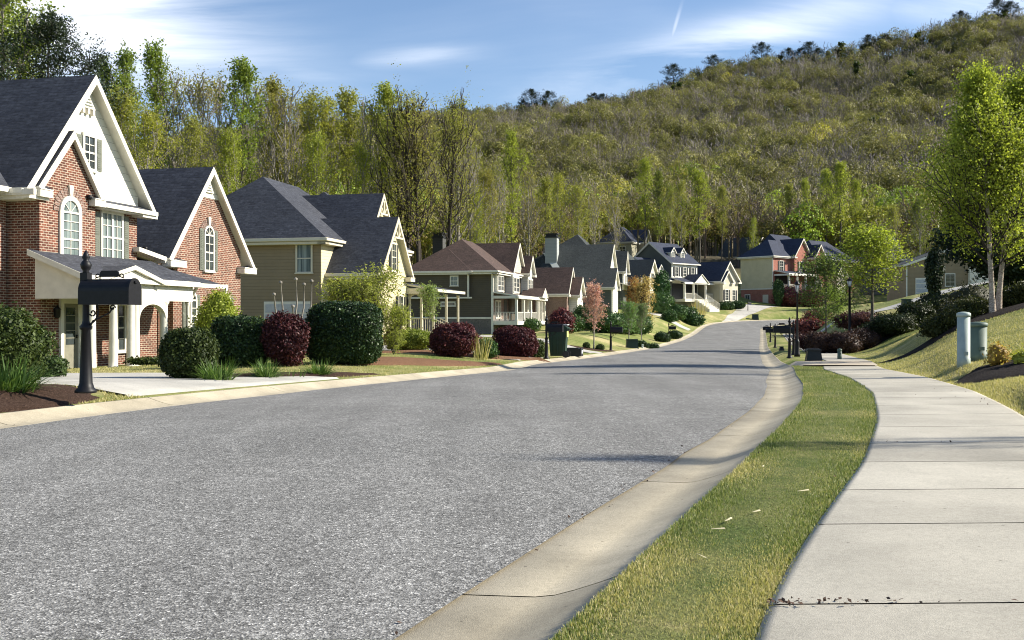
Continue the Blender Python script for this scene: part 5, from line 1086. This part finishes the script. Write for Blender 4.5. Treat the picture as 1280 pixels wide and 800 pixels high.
row('red_tip_shrub', [(1012, 66, 1.9, 1.0, 'low reddish shrub behind the shrub bed'), (1072, 66, 3.0, 1.1, 'broad reddish dark shrub behind the taller lamp')], 'maroon_leaf', '', 4000, .08, (.8, 1.2, .9), 'red tipped shrubs right of the lamp', amp=.14, fuzz=.08)
row('far_shrub', [(1010, 108, 3.6, 1.6, 'brownish shrub beside the path on the far right verge'), (1022, 112, 3, 1.5, 'paler brown shrub next to the far verge path'), (1015, 170, 5, 3.0, 'pinkish bare hedge in front of the red brick house porch'), (988, 170, 5.5, 3.2, 'reddish twiggy hedge below the brick house railing')], 'maroon_leaf', '', 4000, .14, (1.7, 1.9, 1.4), None, amp=.14, fuzz=.2)
row('conifer', [(973, 168, 2.2, 4.2, 'dark green cone shrub at the corner of the brick house porch')], DG, '', 5000, .14, (1.8, 1.8, 1.6), None, p=2.0, amp=.1, fuzz=.12, taper=.5)
# left mid distance
row('low_shrub', [(801+i*8, 75, .8, .42, f'{n_} of the low dark shrubs in a row beside the green utility box') for i, n_ in enumerate(('first', 'second', 'third'))], DG, '', 2500, .06, (1.2, 1.2, 1.1), 'low dark kerbside shrubs', amp=.1, fuzz=.05)
row('low_shrub', [(828, 92, 1.4, .85, 'larger dark kerbside shrub left of the small mailbox'), (844, 103, 1.4, .8, 'dark kerbside shrub right of the small mailbox')], DG, '', 2500, .08, (1.2, 1.2, 1.1), 'low dark kerbside shrubs', amp=.1, fuzz=.05)
row('low_shrub', [(733, 60, .36, .36, 'tiny ball shrub left of the pink tree trunk'), (750, 60, .46, .36, 'tiny ball shrub right of the pink tree trunk')], 'ball_leaf', '', 1600, .05, (.8, .9, .8), None, amp=.06, fuzz=.04)
row('foundation_shrub', [(662, 98, 2.0, 1.2, 'dark low shrub below the green house porch end'), (716, 96, 2.4, 1.5, 'dark green shrub by the white garage gable'), (705, 92, 2.2, 1.3, 'dark shrub spreading in front of the garage wing'), (728, 100, 1.8, 2.2, 'tall dark shrub behind the pink tree'), (757, 88, 3.2, 1.7, 'broad dark green shrub group right of the pink tree'), (772, 90, 2.6, 1.6, 'rounded dark shrub before the grey house porch'), (787, 92, 2.6, 1.9, 'dark shrub below the amber tree'), (800, 96, 2.2, 1.8, 'small dark shrub right of the amber tree foot'), (745, 99, 3, 2.2, 'dark evergreen shrub before the grey house gable')], DG, '', 5000, .10, (1.9, 2.0, 1.6), 'dark foundation shrubs', amp=.14, fuzz=.1)
row('maroon_shrub', [(702, 90, 2.0, 2.1, 'rounded maroon tree like shrub before the brick garage wing')], 'maroon_leaf', '', 5000, .10, (1.6, 1.6, 1.5), None, amp=.12, fuzz=.12)
row('foundation_shrub', [(846, 130, 2.6, 1.9, 'big dark shrub at the left of the dormer house lawn'), (859, 133, 2.6, 1.9, 'wide dark shrub in front of the dormer house stairs'), (868, 132, 2.2, 1.4, 'low dark shrub below the pampas grass'), (837, 124, 1.6, 1.3, 'small dark shrub nearest the far mailbox'), (828, 130, 3, 2.6, 'dark shrub below the left dormer')], DG, '', 5000, .12, (1.9, 2.0, 1.7), 'dark foundation shrubs', amp=.14, fuzz=.1)
row('conifer', [(827, 138, 3.4, 5.4, 'dark pointed conifer left of the dormer house porch'), (896, 160, 2.0, 3.2, 'narrow dark conifer at the corner of the dormer house garage')], DG, '', 5000, .14, (1.3, 1.6, 1.3), None, p=1.8, amp=.08, fuzz=.12, taper=.75)
row('foundation_shrub', [(904, 158, 1.7, 1.3, 'round dark shrub under the left garage gable window'), (911, 158.5, 1.7, 1.3, 'round dark shrub under the right garage gable window'), (921, 160, 2.6, 1.2, 'low mixed shrub at the end of the dormer house')], DG, '', 2500, .12, (1.4, 1.5, 1.3), None, amp=.06, fuzz=.05)

# ------------------------------------------------------------------ garden and yard trees
def tz(px, Y, ytop):
    p = at(px, Y); return p, (400-ytop)/FPX*Y+HC-p.z
def T(name, kind, var, px, Y, ytop, label, color=(1, 1, 1), wide=1.0, group=None, cat='tree', rz=None):
    p, h = tz(px, Y, ytop); return tree(name, kind, var, p, h, label, cat, color, group, wide, rz)
T('blossom_tree', 'small', 0, 742, 60, 356, 'small pink blossom tree on the lawn before the grey house', (1, 1, 1), 1.0)
T('amber_tree', 'amber', 0, 803, 98, 350, 'amber leaved tree in front of the cream gabled house', (1, 1, 1), 1.15)
T('amber_tree', 'amber', 0, 793, 100, 350, 'orange brown multi stemmed tree left of the amber leaved tree', (.85, .6, .5), .7)
T('young_tree', 'small', 0, 786, 75, 378, 'small thin green tree on the lawn below the grey house', (.28, .8, .3), 1.3)
T('young_tree', 'small', 0, 802, 80, 380, 'thin young tree right of the small green lawn tree', (.3, .7, .35), 1.2)
T('roadside_tree', 'lollipop', 0, 1090, 64, 288, 'round yellow green tree right of the taller street lamp', (1.0, 1.05, .5), 1.5)
T('roadside_tree', 'lollipop', 1, 1033, 62, 322, 'grey green young tree left of the taller street lamp', (.50, .60, .55), 1.15)
T('roadside_tree', 'lollipop', 1, 1041, 70, 360, 'small bright green sapling beside the grey green young tree', (.8, 1.0, .6), .8)
# birches: two leaning multi-limbed stems, each its own tree
def birch(px, Y, ytop, leanx, seed, label, n=31000):
    rg = np.random.default_rng(seed); p, H = tz(px, Y, ytop); H *= .93
    L, Tp = skeleton(rg, H, .10, hb=.17, nb=50, blen=.56, elev=.52, curve=.35, sub=8, wob=.02, prof_fn=lambda t: (1-t)**1.3*.86+.05 if t > .1 else .5+t*3)
    sh = lambda P: P + np.stack([leanx*P[:, 2]**1.15*.9, 0*P[:, 2], 0*P[:, 2]], 1)
    L = [(sh(P), r, n_) for P, r, n_ in L]; Tp = sh(Tp)
    # a few low drooping sprays
    e = tag(empty('birch_tree', p), label, 'birch tree'); link('trunk', lines_mesh('birch_trunk', [l for l in L if l[2] == 7], 'birch_bark', .012), e)
    link('limbs', lines_mesh('birch_limbs', [l for l in L if l[2] != 7], 'dark_bark', .006), e)
    c = link('crown', crown_mesh('birch_crown', Tp, n, .24, .058, 'spring_leaf', rg, 1.5, 8), e); c.color = (1.05, 1.08, .52, 1); return e
birch(1241, 33.0, 76, -.045, 5, 'left one of the two pale barked birches with fresh green leaves')
birch(1248, 33.4, 84, .075, 6, 'right one of the two pale barked birches leaning to the picture edge')
# trees outside the right picture edge whose shadows fall over the lawn, pavement and road
p = Vector((14.5, 9.6, g1(14.5, 9.6))); tree('bare_tree', 'bare', 0, p, 6.6, 'tree just outside the right edge shading the pavement', color=(.8, .9, .5), wide=.6)
p = Vector((19, 26.2, g1(19, 26.2))); tree('bare_tree', 'bare', 1, p, 8.0, 'tree outside the right edge shading the sloping lawn', color=(.8, .9, .5))
p = Vector((36, 42, g1(36, 42))); tree('bare_tree', 'lollipop', 0, p, 8, 'tree outside the right edge on the upper lawn', color=(.8, .9, .5))

# ------------------------------------------------------------------ woodland behind the houses: each tree its own
LIME = (1.0, 1.02, .52); OLV = (.95, .88, .60); YEL = (1.12, 1.02, .58); GRN = (.66, .78, .42); BRN = (.98, .82, .66); DKG = (.50, .54, .34); GRY = (.95, .80, .62)
WT = [ # kind, var, px, Y, ytop, colour, width, label
 ('wood', 0, 8, 62, -40, GRN, 1.1, 'tall bright green tree at the top left corner above the brick house roof'),
 ('wood', 1, -12, 66, -20, LIME, 1.0, 'yellow green tree cut by the left edge above the brick house roof'),
 ('pine', 0, 58, 60, 30, (1, 1, 1), 1.1, 'dark ragged pine above the brick house roof at upper left'),
 ('column', 0, 128, 92, 80, GRN, .6, 'slim green tree top just right of the tall brick house gable'),
 ('column', 1, 160, 92, 68, GRN, .75, 'first pointed green poplar right of the brick house gable'),
 ('wood', 2, 150, 84, 118, OLV, 1.0, 'olive gold crown tucked behind the brick house gable'),
 ('column', 2, 198, 95, 62, GRN, .8, 'tallest green poplar between the two brick house gables'),
 ('wood', 0, 182, 80, 140, YEL, .9, 'low golden olive tree behind the brick garage roof'),
 ('bare', 0, 222, 96, 96, OLV, .9, 'olive twiggy tree right of the tallest green poplar'),
 ('bare', 1, 248, 98, 98, BRN, 1.0, 'brown twiggy tree above the brick garage roof'),
 ('wood', 1, 240, 90, 150, OLV, .8, 'lower olive tree above the brick garage roof'),
 ('bare', 2, 275, 104, 100, GRY, 1.0, 'grey budding tree above the gap between brick and tan house'),
 ('column', 0, 300, 97, 82, GRN, .9, 'sparse green poplar standing above the gap between brick and tan house'),
 ('wood', 2, 288, 92, 165, LIME, .8, 'lime tree between brick garage and tan house'),
 ('bare', 0, 325, 104, 108, OLV, .9, 'olive feathery tree above the tan house hip roof'),
 ('column', 1, 338, 106, 104, GRY, .8, 'greyish slim tree above the tan house hip roof'),
 ('bare', 1, 356, 100, 112, BRN, 1.0, 'brown budding tree above the tan house roof ridge'),
 ('wood', 0, 385, 108, 122, OLV, .9, 'olive crown above the middle of the tan house roof'),
 ('wood', 1, 410, 106, 128, YEL, .9, 'yellow green crown above the tan house rear gable'),
 ('wood', 2, 395, 96, 170, LIME, .8, 'lower lime tree right above the tan house roof'),
 ('column', 2, 440, 112, 120, OLV, 1.0, 'olive slim tree above the rear gable of the tan house'),
 ('bare', 2, 462, 108, 126, YEL, 1.0, 'yellow budding tree right of the rear gable of the tan house'),
 ('wood', 0, 452, 100, 185, LIME, .7, 'low lime tree just over the tan house ridge'),
 ('column', 0, 480, 108, 112, LIME, .8, 'pale lime slim tree left of the big dark multi stemmed trees'),
 ('spread', 0, 512, 100, 124, OLV, 1.0, 'left big dark stemmed tree forking above the green house'),
 ('spread', 1, 528, 98, 118, BRN, 1.05, 'centre big dark stemmed tree forking above the green house chimney'),
 ('spread', 0, 552, 104, 120, OLV, .9, 'tall straight dark stemmed tree above the green house'),
 ('bare', 0, 500, 108, 140, YEL, .9, 'yellowish twiggy tree behind the big dark stems'),
 ('bare', 1, 572, 110, 140, BRN, 1.0, 'brown twiggy tree at the right end of the tall wood'),
 ('bare', 2, 588, 118, 180, OLV, .9, 'shorter olive tree stepping down right of the tall wood'),
 ('wood', 1, 605, 124, 215, GRY, .9, 'grey green tree above the green house roof ridge'),
 ('wood', 2, 596, 118, 240, LIME, .6, 'lime sapling above the green house roof'),
 ('column', 1, 640, 122, 168, LIME, .75, 'bright lime topped tree with long bare trunk above the green house gable'),
 ('bare', 0, 622, 128, 205, OLV, .9, 'olive twiggy tree left of the bright lime topped tree'),
 ('bare', 1, 660, 132, 215, BRN, .9, 'brown twiggy tree right of the bright lime topped tree'),
 ('column', 2, 680, 135, 225, OLV, .9, 'slender olive tree left of the grey chimney'),
 ('wood', 0, 700, 150, 222, YEL, .9, 'yellow olive tree above the grey chimney'),
 ('wood', 1, 722, 150, 235, OLV, .8, 'olive tree above the skylit grey roof'),
 ('bare', 2, 742, 160, 245, GRY, 1.0, 'pale grey bare tree above the grey house'),
 ('bare', 0, 770, 170, 250, GRY, 1.0, 'grey twiggy tree left of the hillside house'),
 ('column', 0, 806, 190, 202, LIME, .9, 'tall lime tree above the hillside house gable'),
 ('column', 1, 824, 185, 216, DKG, .9, 'tall mid green tree left of the dormer house roof'),
 ('wood', 2, 838, 200, 235, OLV, .8, 'olive tree above the dormers'),
 ('wood', 0, 852, 195, 228, OLV, .7, 'olive slim tree right above the dormers'),
 ('column', 2, 876, 190, 216, LIME, 1.15, 'broad bright lime tree above the dormer house garage'),
 ('column', 0, 902, 205, 235, OLV, .9, 'olive slender tree right of the broad bright lime tree'),
 ('wood', 1, 942, 196, 274, LIME, .7, 'small bright lime tree at the left of the brick house at the bend'),
 ('column', 1, 985, 215, 232, OLV, 1.1, 'olive lime tree above the navy hip roof'),
 ('column', 2, 1008, 218, 226, LIME, .8, 'lime tree directly above the red brick gables'),
 ('column', 0, 1032, 215, 215, LIME, .9, 'tall lime tree right above the red brick gables'),
 ('column', 1, 1050, 210, 205, LIME, 1.1, 'tallest bright lime tree right of the brick house at the bend'),
 ('column', 2, 1070, 214, 228, LIME, .9, 'lime tree at the right end of the bright group'),
 ('wood', 2, 1115, 190, 258, OLV, .8, 'small olive lime tree left of the birches'),
 ('wood', 0, 1150, 170, 250, DKG, 1.0, 'dark green tree behind the left side of the birches'),
 ('wood', 1, 1200, 160, 255, DKG, 1.1, 'dark green tree directly behind the birches'),
 ('wood', 2, 1262, 150, 240, DKG, 1.1, 'dark green tree behind the right birch'),
]
for kd, vr, px, Y, yt, c_, wd_, lab in WT:
    T({'wood': 'woodland_tree', 'column': 'poplar_tree', 'bare': 'budding_tree', 'spread': 'multi_stemmed_tree', 'pine': 'pine_tree'}[kd], kd, vr, px, Y, yt, lab, c_, wd_*(1.15 if kd != 'pine' else 1), 'trees of the wood behind the houses')

# ------------------------------------------------------------------ mountain
_rx, _ry = smooth_table([-900, -400, -275, -125, -44, 37.5, 100, 162, 225, 275, 306, 350, 400, 500, 900], [50, 98, 122, 141, 148, 159, 168, 178, 187, 200, 212, 226, 228, 228, 190], -900, 900, 5, 14)
def wob2(X, Y, s): return np.sin(X/31*s+1.3)*np.cos(Y/43*s)+.6*np.sin(X/17*s-Y/23*s+.5)+.4*np.cos(X/11*s+Y/13*s)
def hillz(X, Y):
    Hr = np.interp(X*800/np.maximum(Y, 500)*0+X, _rx, _ry); t = (Y-262)/(800-262)
    up = 12+(Hr-12)*np.clip(t, 0, 1)**1.12; dn = Hr-(Y-800)*.35; z = np.where(Y < 800, up, dn)
    return z + wob2(X, Y, .5)*5*np.clip((Y-262)/150, 0, 1)*np.clip((1060-Y)/240, .4, 1) - 14*np.exp(-((Y-262)/14.0)**2)*0 - np.clip((262-Y)/10, 0, 5)*3
hx = np.arange(-900, 901, 12.0); hy = np.arange(250, 1250, 12.0); HX, HY = np.meshgrid(hx, hy); HZ = hillz(HX, HY); V = np.stack([HX, HY, HZ], -1).reshape(-1, 3); k = len(hx)
ii = (np.arange(len(hy)-1)[:, None]*k+np.arange(k-1)[None, :]).ravel(); F = np.stack([ii, ii+1, ii+k+1, ii+k], 1)
tag(link('hill', fastmesh('hill', V, F, ['hill_litter'], smooth=True)), kind='structure')
# crowns of the far wood: shared shapes spread over the hill
rg = np.random.default_rng(21)
def far_tree(seed, bare, conifer=False):
    r_ = np.random.default_rng(seed)
    if conifer:
        L, Tp = skeleton(r_, 13, .25, hb=.25, nb=18, blen=.22, elev=.1, sub=3); V1, F1 = leaf_quads(np.repeat(Tp[r_.integers(0, len(Tp), 90)], 5, 0)+r_.normal(size=(450, 3))*.5, .8, r_)
        me = fastmesh('conifer', V1, F1, ['forest_leaf']); 
    else:
        L, Tp = skeleton(r_, 12, .2, hb=.3, nb=12, blen=.40, elev=.7, sub=4, stems=1)
        V0 = []; F0 = []; b = 0
        for P, r, n_ in L:
            V_, F_ = tube_arrays(P, np.maximum(r*1.3, .055), 3); V0.append(V_); F0.append(F_+b); b += len(V_)
        V0 = np.concatenate(V0); F0 = np.concatenate(F0); n = 360 if bare else 1200
        Ps = []; Ds = []
        for lb in range(6):    # a crown of several rounded boughs
            cc = np.array([r_.normal()*1.7, r_.normal()*1.7, 8.6+r_.normal()*1.5]); rr_ = r_.uniform(1.7, 2.7); d_ = r_.normal(size=(n//6, 3)); d_ /= np.linalg.norm(d_, axis=1)[:, None]; d_[:, 2] = np.abs(d_[:, 2])*1.2-.35
            Ps.append(cc+d_*rr_*r_.uniform(.80, 1.06, (n//6, 1))*np.array([1.15, 1.15, 1])); Ds.append(d_)
        V1, F1 = leaf_quads(np.concatenate(Ps), .34 if not bare else .25, r_, up=.3, outward=np.concatenate(Ds), ow=2.4, aspect=1.3)
        me = fastmesh('far_tree', np.concatenate([V0, V1]), np.concatenate([F0, F1+len(V0)]), ['forest_twig', 'forest_leaf'], np.concatenate([np.zeros(len(F0)), np.ones(len(F1))]))
    return me
protos = [far_tree(200+i, i >= 4) for i in range(7)] + [far_tree(230, False, True)]
def scatter_obj(name, P, scale, idx, tints, label, cat):
    me = bpy.data.meshes.new(name); me.from_pydata([tuple(p) for p in P], [], [])
    for an, data, ty in (('scl', scale, 'FLOAT'), ('idx', idx, 'INT'), ('rotz', rg.uniform(0, 6.28, len(P)), 'FLOAT')):
        at_ = me.attributes.new(an, ty, 'POINT'); at_.data.foreach_set('value', np.asarray(data, dtype=np.int32 if ty == 'INT' else np.float32))
    at_ = me.attributes.new('tint', 'FLOAT_COLOR', 'POINT'); at_.data.foreach_set('color', np.concatenate([tints, np.ones((len(P), 1))], 1).astype(np.float32).ravel())
    o = link(name, me); ng = bpy.data.node_groups.new(name, 'GeometryNodeTree'); ng.interface.new_socket('Geometry', in_out='INPUT', socket_type='NodeSocketGeometry'); ng.interface.new_socket('Geometry', in_out='OUTPUT', socket_type='NodeSocketGeometry')
    gi = ng.nodes.new('NodeGroupInput'); go = ng.nodes.new('NodeGroupOutput'); iop = ng.nodes.new('GeometryNodeInstanceOnPoints'); g2i = ng.nodes.new('GeometryNodeGeometryToInstance')
    for pm_ in protos[::-1]:
        po = PO.get(pm_.name) or bpy.data.objects.new(pm_.name, pm_); PO[pm_.name] = po
        oi = ng.nodes.new('GeometryNodeObjectInfo'); oi.inputs['Object'].default_value = po; ng.links.new(oi.outputs['Geometry'], g2i.inputs[0])
    def na(n_, ty):
        q = ng.nodes.new('GeometryNodeInputNamedAttribute'); q.data_type = ty; q.inputs['Name'].default_value = n_; return [s_ for s_ in q.outputs if s_.enabled and s_.name == 'Attribute'][0]
    m2p = ng.nodes.new('GeometryNodeMeshToPoints'); ng.links.new(gi.outputs[0], m2p.inputs[0]); ng.links.new(m2p.outputs[0], iop.inputs['Points']); ng.links.new(g2i.outputs[0], iop.inputs['Instance'])
    iop.inputs['Pick Instance'].default_value = True; ng.links.new(na('idx', 'INT'), iop.inputs['Instance Index']); ng.links.new(na('scl', 'FLOAT'), iop.inputs['Scale'])
    cx = ng.nodes.new('ShaderNodeCombineXYZ'); ng.links.new(na('rotz', 'FLOAT'), cx.inputs[2]); ng.links.new(cx.outputs[0], iop.inputs['Rotation'])
    ng.links.new(iop.outputs[0], go.inputs[0]); md = o.modifiers.new('scatter', 'NODES'); md.node_group = ng; return tag(o, label, cat, kind='stuff')
PO = {}
def jitter_grid(x0, x1, y0, y1, s):
    gx, gy = np.meshgrid(np.arange(x0, x1, s), np.arange(y0, y1, s)); gx = gx.ravel()+rg.uniform(-.5, .5, gx.size)*s; gy = gy.ravel()+rg.uniform(-.5, .5, gy.size)*s; k = np.abs(gx/gy) < .60; return gx[k], gy[k]
X, Y = jitter_grid(-520, 520, 268, 850, 7.4); n = len(X); hz = hillz(X, Y)
t = np.clip((Y-262)/540, 0, 1); cl_ = wob2(X+40, Y, 1.1)+rg.normal(size=n)*.55 - t*1.2
base = np.array([[.80, .78, .84]])*np.ones((n, 1)); olive = np.array([.92, .89, .70]); yel = np.array([1.75, 1.6, .62]); lime = np.array([1.3, 1.65, .55]); brn = np.array([.88, .84, .76])
tt = base.copy(); tt[cl_ > -1.3] = brn; tt[cl_ > -.3] = olive; tt[cl_ > 1.0] = np.array([1.1, 1.05, .66]); tt[cl_ > 1.6] = yel; tt[(cl_ > .4) & (t < .25) & (rg.uniform(size=n) < .35)] = lime
tt *= rg.uniform(.68, 1.38, (n, 1)); idx = np.where(cl_ < -.9, rg.integers(4, 7, n), rg.integers(0, 4, n)); con = (rg.uniform(size=n) < .008+.10*(t > .93)+.01*(t > .8)); idx[con] = 7; tt[con] = np.array([.22, .32, .22])
scatter_obj('forest', np.stack([X, Y, hz-.5], 1), rg.uniform(1.0, 1.7, n)*np.where(con, .8,1)*np.where(con, 1.15, 1), idx, tt, 'mixed spring forest of bare and budding trees covering the mountain', 'forest')
# undergrowth and trunks behind the named trees
X1, Y1 = jitter_grid(-150, 170, 92, 275, 5.6)
keep = (Y1 > 112-.42*np.minimum(X1, 0)*0+np.clip(X1+40, 0, 200)*.95) | ((X1 < -38) & (Y1 > 92)) | ((X1 > 70) & (Y1 > 165)); keep &= ~((X1 > 12) & (X1 < 52) & (Y1 < 205)); keep &= ~((np.abs(X1-25) < 9) & (np.abs(Y1-222) < 12)) ; keep &= ~((np.abs(X1-52) < 10) & (np.abs(Y1-240) < 11)); keep &= ~((X1 > 15) & (X1 < 70) & (Y1 < 208)); keep &= ~((X1 > 25) & (Y1 < 150)) ; keep &= ~((X1>40)&(Y1<170))
X1, Y1 = X1[keep], Y1[keep]; n = len(X1); c_ = wob2(X1, Y1, 2.2)+rg.normal(size=n)*.7
tt = np.array([[.95, .85, .6]])*np.ones((n, 1)); tt[c_ > .2] = np.array([1.2, 1.25, .55]); tt[c_ > 1.1] = np.array([1.2, 1.6, .5]); tt[c_ < -1] = np.array([.8, .65, .62]); tt *= rg.uniform(.7, 1.2, (n, 1))
scatter_obj('background_wood', np.stack([X1, Y1, gz(X1, Y1)-.3], 1), rg.uniform(.85, 1.25, n), np.where(c_ < -.4, rg.integers(4, 7, n), rg.integers(0, 4, n)), tt, 'mass of thin trees filling the wood between houses and mountain', 'woodland')
# conifers standing out on the skyline
k = 0
for px, wd_ in ((577, 1), (654, .8), (663, 1), (686, 1), (742, 1), (753, .9), (842, 1.1), (884, .8), (892, 1), (951, 1.1), (985, .9), (1000, .8), (1012, 1.1), (1022, .9), (1085, .9), (1108, .8), (1200, .9), (1246, 1.1), (1262, 1.0)):
    Y = 790; X = (px-640)/FPX*Y; z = float(hillz(np.array([X]), np.array([Y]))[0]); names = ('first', 'second', 'third', 'fourth', 'fifth', 'sixth', 'seventh', 'eighth', 'ninth', 'tenth', 'eleventh', 'twelfth', 'thirteenth', 'fourteenth', 'fifteenth', 'sixteenth', 'seventeenth', 'eighteenth', 'nineteenth')
    tree('skyline_pine', 'pine', 0, Vector((X, Y, z-1)), (23+6*random.random())*wd_, f'{names[k]} dark conifer from the left along the mountain skyline', 'tree', (.6, .8, .8), 'dark conifers on the mountain skyline', 1.5); k += 1
